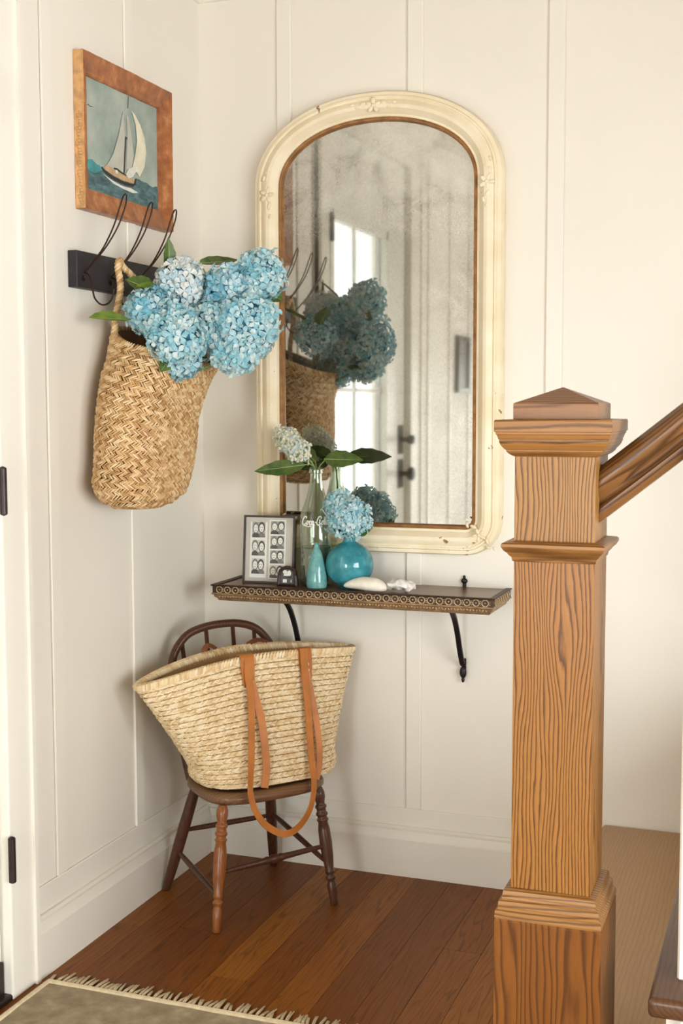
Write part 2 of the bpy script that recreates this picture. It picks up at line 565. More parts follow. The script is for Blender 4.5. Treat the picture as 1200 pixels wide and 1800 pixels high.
class MB:
    def __init__(s):
        s.b = bmesh.new()

    def box(s, x0, x1, y0, y1, z0, z1):
        v = [s.b.verts.new(p) for p in ((x0, y0, z0), (x1, y0, z0), (x1, y1, z0), (x0, y1, z0),
                                        (x0, y0, z1), (x1, y0, z1), (x1, y1, z1), (x0, y1, z1))]
        for q in ((3, 2, 1, 0), (4, 5, 6, 7), (0, 1, 5, 4), (1, 2, 6, 5), (2, 3, 7, 6), (3, 0, 4, 7)):
            s.b.faces.new([v[i] for i in q])
        return s

    def loops(s, rows, closed=True, caps=True):
        """skin a list of equally long point loops"""
        vs = [[s.b.verts.new(p) for p in row] for row in rows]
        n = len(vs[0])
        for a, b in zip(vs[:-1], vs[1:]):
            for i in range(n if closed else n - 1):
                j = (i + 1) % n
                s.b.faces.new((a[i], a[j], b[j], b[i]))
        if caps and closed:
            s.b.faces.new(list(reversed(vs[0])))
            s.b.faces.new(vs[-1])
        return s

    def ring(s, rows):
        """rows of loops joined end to start as well (a closed profile)"""
        vs = [[s.b.verts.new(p) for p in row] for row in rows]
        n = len(vs[0])
        m = len(vs)
        for k in range(m):
            a, b = vs[k], vs[(k + 1) % m]
            for i in range(n):
                j = (i + 1) % n
                s.b.faces.new((a[i], a[j], b[j], b[i]))
        return s

    def lathe(s, prof, c=(0, 0, 0), seg=24, caps=True, T=None):
        T = T or Matrix()
        rows = []
        for rr, z in prof:
            rows.append([T @ Vector((c[0] + rr * cos(2 * PI * i / seg), c[1] + rr * sin(2 * PI * i / seg), c[2] + z)) for i in range(seg)])
        return s.loops(rows, True, caps)

    def tube(s, pts, rad, seg=8, closed=False, flat=None):
        """round (or flat: (half width, half thickness)) section along a polyline"""
        P = [Vector(p) for p in pts]
        n = len(P)
        rows = []
        prevu = None
        for i in range(n):
            if closed:
                t = P[(i + 1) % n] - P[i - 1]
            else:
                t = P[min(i + 1, n - 1)] - P[max(i - 1, 0)]
            t.normalize()
            if prevu is None:
                up = Vector((0, 0, 1)) if abs(t.z) < .9 else Vector((1, 0, 0))
                u = t.cross(up).normalized()
            else:
                u = (prevu - t * prevu.dot(t)).normalized()
            prevu = u
            w = t.cross(u)
            rr = rad[i] if isinstance(rad, (list, tuple)) else rad
            rows.append([P[i] + (u * cos(2 * PI * k / seg) + w * sin(2 * PI * k / seg)) * rr for k in range(seg)])
        if closed:
            return s.ring(rows)
        return s.loops(rows)

    def ribbon(s, pts, nrm, w, th):
        """flat strap: pts centre line, nrm outward normals, width w (scalar or list), thickness th"""
        P = [Vector(p) for p in pts]
        n = len(P)
        rows = []
        for i in range(n):
            t = (P[min(i + 1, n - 1)] - P[max(i - 1, 0)]).normalized()
            N = Vector(nrm[i] if isinstance(nrm, list) else nrm)
            side = t.cross(N).normalized()
            N2 = side.cross(t).normalized()
            ww = w[i] if isinstance(w, (list, tuple)) else w
            a, b = side * ww / 2, N2 * th / 2
            rows.append([P[i] - a - b, P[i] + a - b, P[i] + a + b, P[i] - a + b])
        return s.loops(rows)

    def ball(s, c, rx, ry, rz, seg=12, rings=8, T=None):
        rows = []
        T = T or Matrix()
        for k in range(1, rings):
            a = -PI / 2 + PI * k / rings
            rows.append([T @ Vector((rx * cos(a) * cos(2 * PI * i / seg), ry * cos(a) * sin(2 * PI * i / seg), rz * sin(a))) + Vector(c) for i in range(seg)])
        return s.loops(rows)

    def poly(s, pts):
        s.b.faces.new([s.b.verts.new(p) for p in pts])
        return s

    def prism(s, pts, vec):
        v = Vector(vec)
        return s.loops([[Vector(p) for p in pts], [Vector(p) + v for p in pts]])

    def strand(s, c, t, n, ln, w, h):
        """a small rounded straw lying on a surface: centre, direction, normal"""
        b = n.cross(t)
        e = []
        for k, sc in ((-.5, .45), (0, 1), (.5, .45)):
            lift = h * (1.0 if k == 0 else .25)
            p = c + t * (ln * k)
            e.append([p - b * (w * sc * .5), p + n * lift, p + b * (w * sc * .5)])
        vs = [[s.b.verts.new(q) for q in row] for row in e]
        for a, d_ in zip(vs[:-1], vs[1:]):
            for i in range(2):
                s.b.faces.new((a[i], d_[i], d_[i + 1], a[i + 1]))
        return s

    def bevel(s, w, seg=2):
        bmesh.ops.bevel(s.b, geom=list(s.b.edges), offset=w, segments=seg, profile=.6, affect='EDGES', clamp_overlap=True)
        return s

    def xf(s, T):
        bmesh.ops.transform(s.b, matrix=T, verts=list(s.b.verts))
        return s

    def build(s, name, mat, parent=None, smooth=False, local=False, origin=None, kind=None, fixn=True, angle=40):
        if fixn:
            bmesh.ops.recalc_face_normals(s.b, faces=list(s.b.faces))
        me = bpy.data.meshes.new(name)
        o = bpy.data.objects.new(name, me)
        COL.objects.link(o)
        if parent is not None:
            o.parent = parent
            if not local:
                bmesh.ops.transform(s.b, matrix=wm(parent).inverted(), verts=list(s.b.verts))
        elif origin is not None:
            o.location = origin
            bmesh.ops.translate(s.b, vec=-Vector(origin), verts=list(s.b.verts))
        s.b.to_mesh(me)
        s.b.free()
        if smooth:
            me.polygons.foreach_set('use_smooth', [True] * len(me.polygons))
            if angle:
                try:
                    me.set_sharp_from_angle(angle=math.radians(angle))
                except Exception:
                    pass
        for m in (mat if isinstance(mat, list) else [mat]):
            me.materials.append(m)
        if kind:
            o['kind'] = kind
        return o


def wm(o):
    T = Matrix.LocRotScale(o.location, o.rotation_euler, o.scale)
    return (wm(o.parent) @ T) if o.parent else T


def tag(o, label=None, cat=None, group=None, kind=None):
    if label:
        o['label'] = label
    if cat:
        o['category'] = cat
    if group:
        o['group'] = group
    if kind:
        o['kind'] = kind
    return o


def thing(name, label, cat, loc, rz=0, group=None):
    o = bpy.data.objects.new(name, None)
    o.empty_display_size = .05
    o.location = loc
    o.rotation_euler = (0, 0, rz)
    COL.objects.link(o)
    return tag(o, label, cat, group)


def inst(o, name, parent, loc, rot=(0, 0, 0), scale=(1, 1, 1)):
    c = o.copy()
    c.name = name
    c.parent = parent
    c.location, c.rotation_euler, c.scale = loc, rot, scale
    COL.objects.link(c)
    return c


def lerp(a, b, t):
    return a + (b - a) * t


def interp(x, xs, ys):
    if x <= xs[0]:
        return ys[0]
    for i in range(len(xs) - 1):
        if x <= xs[i + 1]:
            return lerp(ys[i], ys[i + 1], (x - xs[i]) / (xs[i + 1] - xs[i]))
    return ys[-1]


def smooth_path(pts, n):
    """Catmull-Rom through points"""
    P = [Vector(p) for p in pts]
    out = []
    for i in range(len(P) - 1):
        p0, p1, p2, p3 = P[max(i - 1, 0)], P[i], P[i + 1], P[min(i + 2, len(P) - 1)]
        for k in range(n):
            t = k / n
            out.append(.5 * ((2 * p1) + (p2 - p0) * t + (2 * p0 - 5 * p1 + 4 * p2 - p3) * t * t + (3 * p1 - p0 - 3 * p2 + p3) * t ** 3))
    out.append(P[-1])
    return out


# ================================================================== the room
WX, WY = -0.024, 0.024            # faces of the left and the back wall
DY0, DY1 = -1.775, -0.872         # door opening on the left wall
DZ = 2.06

fl = MB().box(WX - .1, ROOM_X + .1, ROOM_Y - .1, WY + .1, -.12, -.016).build('floor', M_floor, kind='structure')
# oak strips laid along y, ends staggered
pw = .083
plank0 = MB().box(-.5, .5, -.5, .5, -.5, .5).bevel(.012, 1).build('plank', M_floor, fl)
plank0.scale = (pw - .0008, .9, .016)
first = True
x = WX + pw / 2
row = 0
while x < ROOM_X:
    y = WY + random.uniform(-.02, .0)
    y = WY
    k = 0
    while y > ROOM_Y:
        L = random.uniform(.75, 1.5) if k else random.uniform(.35, 1.4)
        y1 = max(y - L, ROOM_Y)
        if y - y1 > .02:
            loc = (x, (y + y1) / 2, -.008)
            sc = (pw - .0008, y - y1 - .0008, .016)
            if first:
                plank0.location, plank0.scale = loc, sc
                first = False
            else:
                inst(plank0, 'plank', fl, loc, (0, 0, 0), sc)
        y = y1
        k += 1
    x += pw
    row += 1

MB().box(WX - .1, ROOM_X + .1, ROOM_Y - .1, WY + .1, ROOM_Z, ROOM_Z + .1).build('ceiling', M_ceil, kind='structure')

wb_ = MB().box(WX - .1, ROOM_X + .1, WY, WY + .1, -.1, ROOM_Z).build('wall_back', M_wall, kind='structure')
BT = .006                          # batten thickness
RZ = .166                          # top of the bottom rail
TZ = 2.15                          # underside of the frieze rail
for bx in (.187, .520, .853):
    MB().box(bx, bx + .038, WY - BT, WY, RZ, TZ).bevel(.002, 1).build('batten', M_trim, wb_)
for bx in (2.185, 2.518, 2.851, 3.184):
    MB().box(bx, bx + .038, WY - BT, WY, 0, TZ).bevel(.002, 1).build('batten', M_trim, wb_)
MB().box(WX, .99, WY - BT, WY, .118, RZ).bevel(.0018, 1).build('bottom_rail', M_trim, wb_)
MB().box(WX, ROOM_X, WY - BT - .004, WY, TZ, TZ + .12).bevel(.002, 1).build('frieze_rail', M_trim, wb_)

wl_ = MB()
wl_.box(WX - .14, WX, DY1 + .0, WY, -.1, ROOM_Z)
wl_.box(WX - .14, WX, ROOM_Y, DY0, -.1, ROOM_Z)
wl_.box(WX - .14, WX, DY0, DY1, DZ, ROOM_Z)
wl_ = wl_.build('wall_left', M_wall, kind='structure')
for by in (-.356, -.688):
    MB().box(WX, WX + BT, by, by + .038, RZ + .012, TZ).bevel(.002, 1).build('batten', M_trim, wl_)
for by in (-2.10, -2.43, -2.76, -3.09, -3.42, -3.75, -4.08, -4.41):
    MB().box(WX, WX + BT, by, by + .038, RZ + .012, TZ).bevel(.002, 1).build('batten', M_trim, wl_)
MB().box(WX, WX + BT, -.79, WY - BT, .118, RZ + .012).bevel(.0018, 1).build('bottom_rail', M_trim, wl_)
MB().box(WX, WX + BT, ROOM_Y, -1.90, .118, RZ + .012).bevel(.0018, 1).build('bottom_rail', M_trim, wl_)
MB().box(WX, WX + BT + .004, ROOM_Y, WY - BT, TZ, TZ + .12).bevel(.002, 1).build('frieze_rail', M_trim, wl_)


def baseboard_profile(p0, p1, nrm):
    """base with a moulded cap, between two floor points, nrm pointing into the room"""
    prof = [(0, 0), (.024, 0), (.024, .092), (.021, .096), (.018, .104), (.016, .112), (.017, .118), (.012, .123), (0, .123)]
    p0, p1, n = Vector(p0), Vector(p1), Vector(nrm)
    rows = [[p + n * a + Vector((0, 0, z)) for a, z in prof] for p in (p0, p1)]
    return MB().loops(rows)


baseboard_profile((WX + .001, WY, 0), (.995, WY, 0), (0, -1, 0)).build('baseboard_back', M_trim, kind='structure')
baseboard_profile((WX, WY - .024, 0), (WX, -.79, 0), (1, 0, 0)).build('baseboard_left', M_trim, kind='structure')
baseboard_profile((WX, -1.90, 0), (WX, ROOM_Y, 0), (1, 0, 0)).build('baseboard_left_rear', M_trim, kind='structure')

# door casing
for nm, a, b in (('trim_1', DY1 - .006, -.79), ('trim_2', -1.90, DY0 + .006)):
    m = MB().box(WX, WX + .022, a, b, 0, DZ + .1).bevel(.004, 2)
    m.box(WX + .0, WX + .028, b - .012 if nm == 'trim_1' else a, b if nm == 'trim_1' else a + .012, 0, DZ + .1)
    m.build(nm, M_trim, kind='structure')
MB().box(WX, WX + .024, -1.898, -.788, DZ, TZ).bevel(.004, 2).build('trim_3', M_trim, kind='structure')

# the glazed front door
dX0, dX1 = WX - .05, WX - .006
GY0, GY1, GZ0, GZ1 = -1.545, -0.965, .66, 1.772
door = thing('door_1', None, None, (dX0, DY1, 0))
door['kind'] = 'structure'
m = MB()
m.box(dX0, dX1, DY0 + .004, GY0, .012, DZ - .004)
m.box(dX0, dX1, GY1, DY1 - .004, .012, DZ - .004)
m.box(dX0, dX1, GY0, GY1, GZ1, DZ - .004)
m.box(dX0, dX1, GY0, GY1, .012, GZ0)
m.build('door_leaf', M_door, door)
MB().box(dX1 - .002, dX1 + .006, GY0 + .09, GY1 - .09, .16, .56).bevel(.005, 2).build('door_panel', M_door, door)
gb = MB()
for a, b, c, e in ((GY0 - .02, GY0 + .012, GZ0 - .02, GZ1 + .02), (GY1 - .012, GY1 + .02, GZ0 - .02, GZ1 + .02),
                   (GY0, GY1, GZ0 - .02, GZ0 + .012), (GY0, GY1, GZ1 - .012, GZ1 + .02)):
    gb.box(dX1, dX1 + .006, a, b, c, e)
gb.build('glazing_bead', M_door, door)
GM = (GY0 + GY1) / 2
MB().box(dX0 + .018, dX0 + .022, GY0, GY1, GZ0, GZ1).build('window_pane', M_dimpane, door)
MB().box(dX0 + .015, dX0 + .025, GM - .004, GM + .004, GZ0, GZ1).build('muntin', M_door, door)
MB().box(dX0 + .015, dX0 + .025, GY0, GY1, 1.205, 1.217).build('muntin', M_door, door)
for hz in (.243, .955, 1.68):
    h = MB().lathe([(.0, -.002), (.005, 0), (.0072, .002), (.0072, .088), (.005, .090), (0, .092)], (WX + .029, DY1 - .009, hz - .005), 12)
    h.build('hinge', M_bronze, door, True)
for kz, rr in ((1.028, .019), (.898, .027)):
    R = Matrix.Translation((dX1, -1.715, kz)) @ Matrix.Rotation(PI / 2, 4, 'Y')
    MB().lathe([(0, 0), (.024, 0), (.024, .004), (.009, .007), (.009, .028), (rr * .8, .034), (rr, .044), (rr * .85, .056), (0, .06)], (0, 0, 0), 20, True, R).build('door_knob', M_iron, door, True)
    MB().box(dX1, dX1 + .004, -1.745, -1.685, kz - .055, kz + .055).bevel(.0015, 1).build('escutcheon', M_iron, door)
MB().box(dX1, dX1 + .008, DY0 + .01, DY1 - .006, .01, .075).bevel(.002, 1).build('kick_strip', M_bronze, door)
MB().box(WX - .14, WX + .02, DY0, DY1, -.02, .012).bevel(.003, 1).build('threshold', M_bronze, door)

# unseen sides of the hall, with two guessed windows sized to light it
RY0_, RY1_, RZ0_, RZ1_ = -4.3, -1.5, .10, 1.80       # unseen window on the right, shaped to balance the light
FX0_, FX1_, FZ0_, FZ1_ = .25, 1.05, .10, 1.50         # tall window behind the camera
wr = MB()
for y0, y1, z0, z1 in ((ROOM_Y, RY0_, 0, ROOM_Z), (RY1_, WY, 0, ROOM_Z), (RY0_, RY1_, 0, RZ0_), (RY0_, RY1_, RZ1_, ROOM_Z)):
    wr.box(ROOM_X, ROOM_X + .1, y0, y1, z0 - .1, z1)
wr.build('wall_right', M_far, kind='structure')
wf = MB()
for x0, x1, z0, z1 in ((WX - .1, FX0_, 0, ROOM_Z), (FX1_, ROOM_X + .1, 0, ROOM_Z), (FX0_, FX1_, 0, FZ0_), (FX0_, FX1_, FZ1_, ROOM_Z)):
    wf.box(x0, x1, ROOM_Y - .1, ROOM_Y, z0 - .1, z1)
wf.build('wall_front', M_far, kind='structure')


def window(name, axis, a0, a1, z0, z1, w_, nmull):
    """pane, frame and mullions filling a wall opening; axis 'y' runs along the right wall"""
    t_ = thing(name, None, None, (w_, (a0 + a1) / 2, z0) if axis == 'y' else ((a0 + a1) / 2, w_, z0))
    t_['kind'] = 'structure'
    sg = 1 if axis == 'y' else -1

    def bx_(m_, p0, p1, q0, q1, z0_, z1_):
        lo_, hi_ = sorted((w_ + sg * q0, w_ + sg * q1))
        if axis == 'y':
            m_.box(lo_, hi_, p0, p1, z0_, z1_)
        else:
            m_.box(p0, p1, lo_, hi_, z0_, z1_)
        return m_
    bx_(MB(), a0, a1, .045, .05, z0, z1).build('window_pane', M_pane, t_)
    m_ = MB()
    for p0, p1, z0_, z1_ in ((a0, a0 + .05, z0, z1), (a1 - .05, a1, z0, z1), (a0 + .05, a1 - .05, z0, z0 + .05), (a0 + .05, a1 - .05, z1 - .05, z1)):
        bx_(m_, p0, p1, .02, .075, z0_, z1_)
    m_.build('window_frame', M_trim, t_)
    for k in range(nmull):
        c_ = lerp(a0, a1, (k + 1) / (nmull + 1))
        bx_(MB(), c_ - .02, c_ + .02, .022, .073, z0 + .05, z1 - .05).build('mullion', M_trim, t_)
    return t_


window('window_1', 'y', RY0_, RY1_, RZ0_, RZ1_, ROOM_X, 2)
window('window_2', 'x', FX0_, FX1_, FZ0_, FZ1_, ROOM_Y, 0)

# ================================================================== stairs
stair = thing('staircase', 'oak stair treads with white risers climbing right behind the newel post', 'stairs', (1.02, -.6, 0))
rise, run = .18, .236
YN = -1.19                           # near face of the stair
for k in range(3):
    xr = 1.022 + run * k
    z = rise * (k + 1)
    ynear = -1.027 if k == 0 else YN
    xe = xr + run + .02
    MB().box(xr, xr + .02, ynear + .012, WY - .001, z - rise, z - .028).build('riser', M_trim, stair)
    tr = MB().box(xr - .022, xe, ynear - (.0 if k == 0 else .022), WY - .001, z - .028, z).bevel(.009, 3)
    tr.build('tread', M_tread if k == 0 else M_treadd, stair, True)
m = MB()
for k in range(3):
    xr = 1.022 + run * k
    x0 = xr + .02 if k else 1.18
    m.box(x0, xr + run + .02, YN, YN + .02, 0, rise * (k + 1) - .03)
m.build('stringer', M_trim, stair)
bal = MB().box(1.2685, 1.301, -1.145, -1.1125, .36, 1.098).bevel(.003, 1)
bal = bal.build('baluster', M_trim, origin=(1.285, -1.129, .36))
tag(bal, 'white square baluster on the second stair at the right edge', 'baluster')

# ================================================================== newel post
px0, px1, pyf, pyb = 1.038, 1.1495, -1.160, -1.0485
pcx, pcy, hw = (px0 + px1) / 2, (pyf + pyb) / 2, (px1 - px0) / 2
post = thing('newel_post', 'square golden oak newel post with pyramid cap at the stair foot', 'newel post', (pcx, pcy, 0))


def sqloops(prof, bev=0.0):
    rows = []
    for off, z in prof:
        h = hw + off
        rows.append([(pcx - h, pcy - h, z), (pcx + h, pcy - h, z), (pcx + h, pcy + h, z), (pcx - h, pcy + h, z)])
    return MB().loops(rows)


sqloops([(.019, 0), (.0195, .002), (.0195, .424), (.018, .427)]).build('base_block', M_oakbase, post)
sqloops([(.0185, .427), (.0195, .430), (.0188, .438), (.0160, .440), (.0150, .442), (.0155, .4445), (.0145, .452), (.0105, .4545), (.010, .457), (.0102, .459), (.009, .466), (.003, .4675), (.0, .468)]).build('base_moulding', M_oakx, post)
sqloops([(-.0005, .468), (0, .469), (0, .935), (-.0003, .937)]).build('lower_shaft', M_oak2, post)
sqloops([(.0, .936), (.002, .937), (.003, .942), (.006, .945), (.008, .948), (.0125, .952), (.0155, .957), (.0155, .961), (.013, .963), (.0, .965)]).build('collar_moulding', M_oakx, post)
sqloops([(-.0005, .964), (0, .966), (0, 1.081), (0, 1.083)]).build('upper_shaft', M_oak, post)
sqloops([(.0, 1.082), (.004, 1.084), (.008, 1.087), (.0105, 1.090), (.0105, 1.0915), (.012, 1.0925), (.0165, 1.098), (.0185, 1.103), (.0185, 1.106), (.0195, 1.107), (.021, 1.112), (.0225, 1.1135), (.0225, 1.116), (.0245, 1.117), (.0245, 1.131), (.0235, 1.133), (.002, 1.134)]).build('cap_moulding', M_oakx, post)
sqloops([(.0015, 1.133), (.0025, 1.134), (.0025, 1.1545), (.0018, 1.156), (-hw + .001, 1.178)]).build('pyramid_cap', M_oakcap, post)

# handrail: profile swept up to the right
rl = thing('handrail', 'dark grooved oak handrail rising right from the newel post', 'handrail', (px1, -1.105, 1.03))
ang = math.atan(.805)
prof = [(-.022, 0), (.022, 0), (.024, .004), (.024, .014), (.019, .018), (.0185, .024), (.027, .030), (.030, .036), (.030, .045), (.026, .053), (.014, .060), (0, .062),
        (-.014, .060), (-.026, .053), (-.030, .045), (-.030, .036), (-.027, .030), (-.0185, .024), (-.019, .018), (-.024, .014), (-.024, .004)]
rows = []
for dist in (0, .5, 1.4):
    # built along its own length, with a plumb cut against the post
    rows.append([((dist if dist else -.0005 - h * -math.tan(ang) - h * math.tan(ang) * 2), a, h) for a, h in prof])
rows[0] = [(h * math.tan(ang), a, h) for a, h in prof]
rail = MB().loops(rows).build('rail', M_rail, rl, True, local=True, angle=50)
rail.location = (0, 0, .990 - 1.03)
rail.rotation_euler = (0, -ang, 0)

# ================================================================== wall mirror
MX, MZB, MZS, MA, MBH = .448, .802, 1.680, .309, .211
mir = thing('wall_mirror', 'tall arched antique mirror in chipped cream frame on the back wall', 'mirror', (MX, WY, MZB))


def arch(dd, N=40, R=.085):
    a, b = MA - dd, MBH - dd * .96
    rr = max(R - dd, .014)
    zb = MZB + dd
    pts = []
    for i in range(9):
        t = PI + PI / 2 * i / 8
        pts.append((MX - a + rr + rr * cos(t), zb + rr + rr * sin(t)))
    for i in range(9):
        t = -PI / 2 + PI / 2 * i / 8
        pts.append((MX + a - rr + rr * cos(t), zb + rr + rr * sin(t)))
    for i in range(1, 6):
        pts.append((MX + a, lerp(zb + rr, MZS, i / 6)))
    for i in range(N + 1):
        t = PI * i / N
        e = 2 / 2.12
        c_, s_ = cos(t), sin(t)
        pts.append((MX + a * math.copysign(abs(c_) ** e, c_), MZS + b * abs(s_) ** e))
    for i in range(5, 0, -1):
        pts.append((MX - a, lerp(zb + rr, MZS, i / 6)))
    return pts


def prof_sweep(prof):
    return MB().ring([[(x_, WY - dep, z_) for x_, z_ in arch(dd)] for dd, dep in prof])


prof_sweep([(0, .0), (-.001, .02), (0, .030), (.003, .035), (.011, .036), (.013, .040), (.017, .0405), (.020, .037), (.026, .042), (.034, .0445), (.042, .0425), (.049, .036), (.055, .030), (.060, .029), (.0615, .026), (.0615, .0)]).build('mirror_frame', M_mframe, mir, True, angle=28)
prof_sweep([(.0612, .0), (.0612, .027), (.0635, .0295), (.068, .028), (.071, .018), (.071, .0)]).build('gilt_lip', M_gilt, mir, True, angle=35)
g = arch(.0705)
gm = MB()
gm.prism([(x_, WY - .016, z_) for x_, z_ in g], (0, .004, 0))
gl = gm.build('mirror_glass', M_mirror, mir)


def ornament(cx, cz, ang_, sc=1.0):
    m_ = MB()
    T0 = Matrix.Translation((cx, WY - .0425, cz)) @ Matrix.Rotation(ang_, 4, 'Y')
    for k in range(5):
        a = 2 * PI * k / 5
        T = T0 @ Matrix.Rotation(a, 4, 'Y')
        m_.ball(T @ Vector((0, 0, .011 * sc)), .0055 * sc, .0032, .009 * sc, 8, 6, T.to_3x3().to_4x4())
    for sgn in (-1, 1):
        for q, (dx, s2) in enumerate(((.026, 1), (.040, .8), (.052, .6))):
            T = T0 @ Matrix.Rotation(sgn * .4 * (-1) ** q, 4, 'Y')
            m_.ball(T0 @ Vector((sgn * dx * sc, 0, .004 * (-1) ** q)), .010 * s2 * sc, .0026, .0048 * s2 * sc, 8, 6, T.to_3x3().to_4x4())
    m_.ball(T0 @ Vector((0, -.001, 0)), .005 * sc, .004, .005 * sc, 8, 6)
    m_.build('ornament', M_mframe, mir, True, angle=0)


ornament(MX, MZS + MBH - .034, 0)
ornament(MX - MA + .036, 1.665, PI / 2 - .08)
ornament(MX + MA - .036, 1.665, PI / 2 + .08)
ornament(MX + MA - .048, MZB + .05, PI / 4, .9)
ornament(MX - MA + .048, MZB + .05, -PI / 4, .9)

# ================================================================== bronze shelf
SX0, SX1, SYF, SZ = .082, .778, -.155, .7255
shelf = thing('wall_shelf', 'narrow aged bronze shelf with pierced gallery edge under the mirror', 'shelf', (.43, WY, SZ - .04))
MB().box(SX0 + .006, SX1 - .006, SYF + .006, WY, SZ - .012, SZ - .003).build('shelf_top', M_shelftop, shelf)
# moulded edge: front and two returns, mitred
eprof = [(.006, -.012), (.0, -.0115), (-.003, -.008), (-.003, -.003), (0, 0), (.004, 0), (.006, -.003)]


def edge(prof, name, mat):
    rows_ = []
    for off, z in prof:
        rows_.append([(SX0 + off, WY, SZ + z), (SX0 + off, SYF + off, SZ + z), (SX1 - off, SYF + off, SZ + z), (SX1 - off, WY, SZ + z)])
    m_ = MB()
    vs = [[m_.b.verts.new(p) for p in row] for row in rows_]
    n_ = len(vs)
    for k in range(n_):
        a, b = vs[k], vs[(k + 1) % n_]
        for i in range(3):
            m_.b.faces.new((a[i], a[i + 1], b[i + 1], b[i]))
    m_.b.faces.new([vs[k][0] for k in range(n_)])
    m_.b.faces.new([vs[k][3] for k in range(n_ - 1, -1, -1)])
    return m_.build(name, mat, shelf, True, angle=35)


edge([(.012, -.001), (.001, -.001), (-.001, 0.0), (-.002, -.002), (-.001, -.0035), (.002, -.0045), (.002, -.0205), (.012, -.0205)], 'gallery_band', M_band)
edge([(.03, -.020), (.0015, -.020), (-.0005, -.0215), (-.0005, -.0235), (.004, -.0255), (.006, -.031), (.011, -.0345), (.012, -.038), (.014, -.040), (.03, -.040)], 'ogee_moulding', M_ogee)
MB().box(SX0 + .02, SX1 - .02, SYF + .02, WY, SZ - .026, SZ - .012).build('shelf_underside', M_shelf, shelf)
ring_m = MB().ring([[((.0076 + .0013 * cos(b)) * cos(a), .0014 * sin(b), (.0076 + .0013 * cos(b)) * sin(a)) for a in [2 * PI * i / 14 for i in range(14)]] for b in [2 * PI * k / 5 for k in range(5)]])
ring_o = ring_m.build('ring_relief', M_brass, shelf, True, local=True)
beads = MB()
leaf_b = MB()
nr = 32
step = (SX1 - SX0 - .02) / nr
for i in range(nr):
    xx = SX0 + .01 + step * (i + .5)
    loc = Vector((xx, SYF + .0015, SZ - .0122)) - shelf.location
    if i == 0:
        ring_o.location = loc
    else:
        inst(ring_o, 'ring_relief', shelf, loc)
    beads.ball((xx, SYF + .0015, SZ - .0122), .0022, .002, .0022, 6, 4)
    for dz in (-.004, 0, .004):
        beads.ball((xx + step / 2, SYF + .0015, SZ - .0122 + dz), .0016, .0018, .0014, 6, 4)
for j in range(7):
    yy = SYF + .012 + .0215 * (j + .5)
    for xx, rz_ in ((SX1 - .0015, PI / 2), (SX0 + .0015, PI / 2)):
        inst(ring_o, 'ring_relief', shelf, Vector((xx, yy, SZ - .0122)) - shelf.location, (0, 0, rz_))
        beads.ball((xx, yy + .0107, SZ - .0122), .002, .0016, .0035, 6, 4)
for i in range(92):
    xx = SX0 + .016 + (SX1 - SX0 - .032) * (i + .5) / 92
    T = Matrix.Rotation(.5 * (-1) ** i, 4, 'Y')
    leaf_b.ball((xx, SYF + .0055, SZ - .0295 + random.uniform(-.001, .001)), .0013, .0016, .0042, 6, 4, T)
beads.build('beading', M_brass, shelf, True, kind='stuff', angle=0)
leaf_b.build('leaf_tip_border', M_brass, shelf, True, kind='stuff', angle=0)
for bx in (.252, .665):
    b = MB()
    zt = SZ - .026
    pts = smooth_path([(bx - .0, -.128, zt - .002), (bx, -.105, zt - .012), (bx, -.070, zt - .040), (bx, -.040, zt - .082), (bx, -.018, zt - .125), (bx, .004, zt - .158)], 5)
    b.ribbon(pts, (0, 0, 1) if False else [Vector((0, -.6, -.8))] * len(pts), .012, .006)
    b.ball((bx, .010, zt - .160), .008, .006, .008, 10, 8)
    b.ball((bx, .012, zt - .182), .0085, .005, .015, 10, 8)
    b.ball((bx, .012, zt - .200), .004, .0035, .007, 8, 6)
    b.box(bx - .005, bx + .005, WY - .006, WY, zt - .176, zt - .150)
    b.build('bracket', M_iron, shelf, True)
    t2 = MB().box(bx - .004, bx + .004, WY - .006, WY, SZ - .03, SZ + .012)
    t2.ball((bx, WY - .005, SZ + .012), .008, .005, .007, 10, 8)
    t2.ball((bx, WY - .005, SZ + .021), .0035, .003, .005, 8, 6)
    t2.build('bracket_finial', M_iron, shelf, True)
ST = SZ - .003                         # shelf surface

# ================================================================== things on the shelf
# --- photo strip frame
pf = thing('photo_frame', 'thin dark frame with two photo booth strips on the shelf', 'photo frame', (.198, -.078, ST), math.radians(4))
tilt = Matrix.Rotation(math.radians(-6), 4, 'X')
FW, FH = .132, .166
m = MB()
for x0, x1, z0, z1 in ((-FW / 2, -FW / 2 + .005, 0, FH), (FW / 2 - .005, FW / 2, 0, FH), (-FW / 2 + .005, FW / 2 - .005, 0, .005), (-FW / 2 + .005, FW / 2 - .005, FH - .005, FH)):
    m.box(x0, x1, -.004, .012, z0, z1)
m.xf(tilt).build('frame', M_darkframe, pf, local=True)
MB().box(-FW / 2 + .004, FW / 2 - .004, .0, .010, .004, FH - .004).xf(tilt).build('mat_board', M_mat_board, pf, local=True)
MB().prism([(-.012, .012, .02), (.012, .012, .02), (.008, .012, .12), (-.008, .012, .12)], (0, .003, 0)).xf(Matrix.Translation((0, .034, -.0185)) @ Matrix.Rotation(math.radians(16), 4, 'X')).build('easel_leg', M_darkframe, pf, local=True)


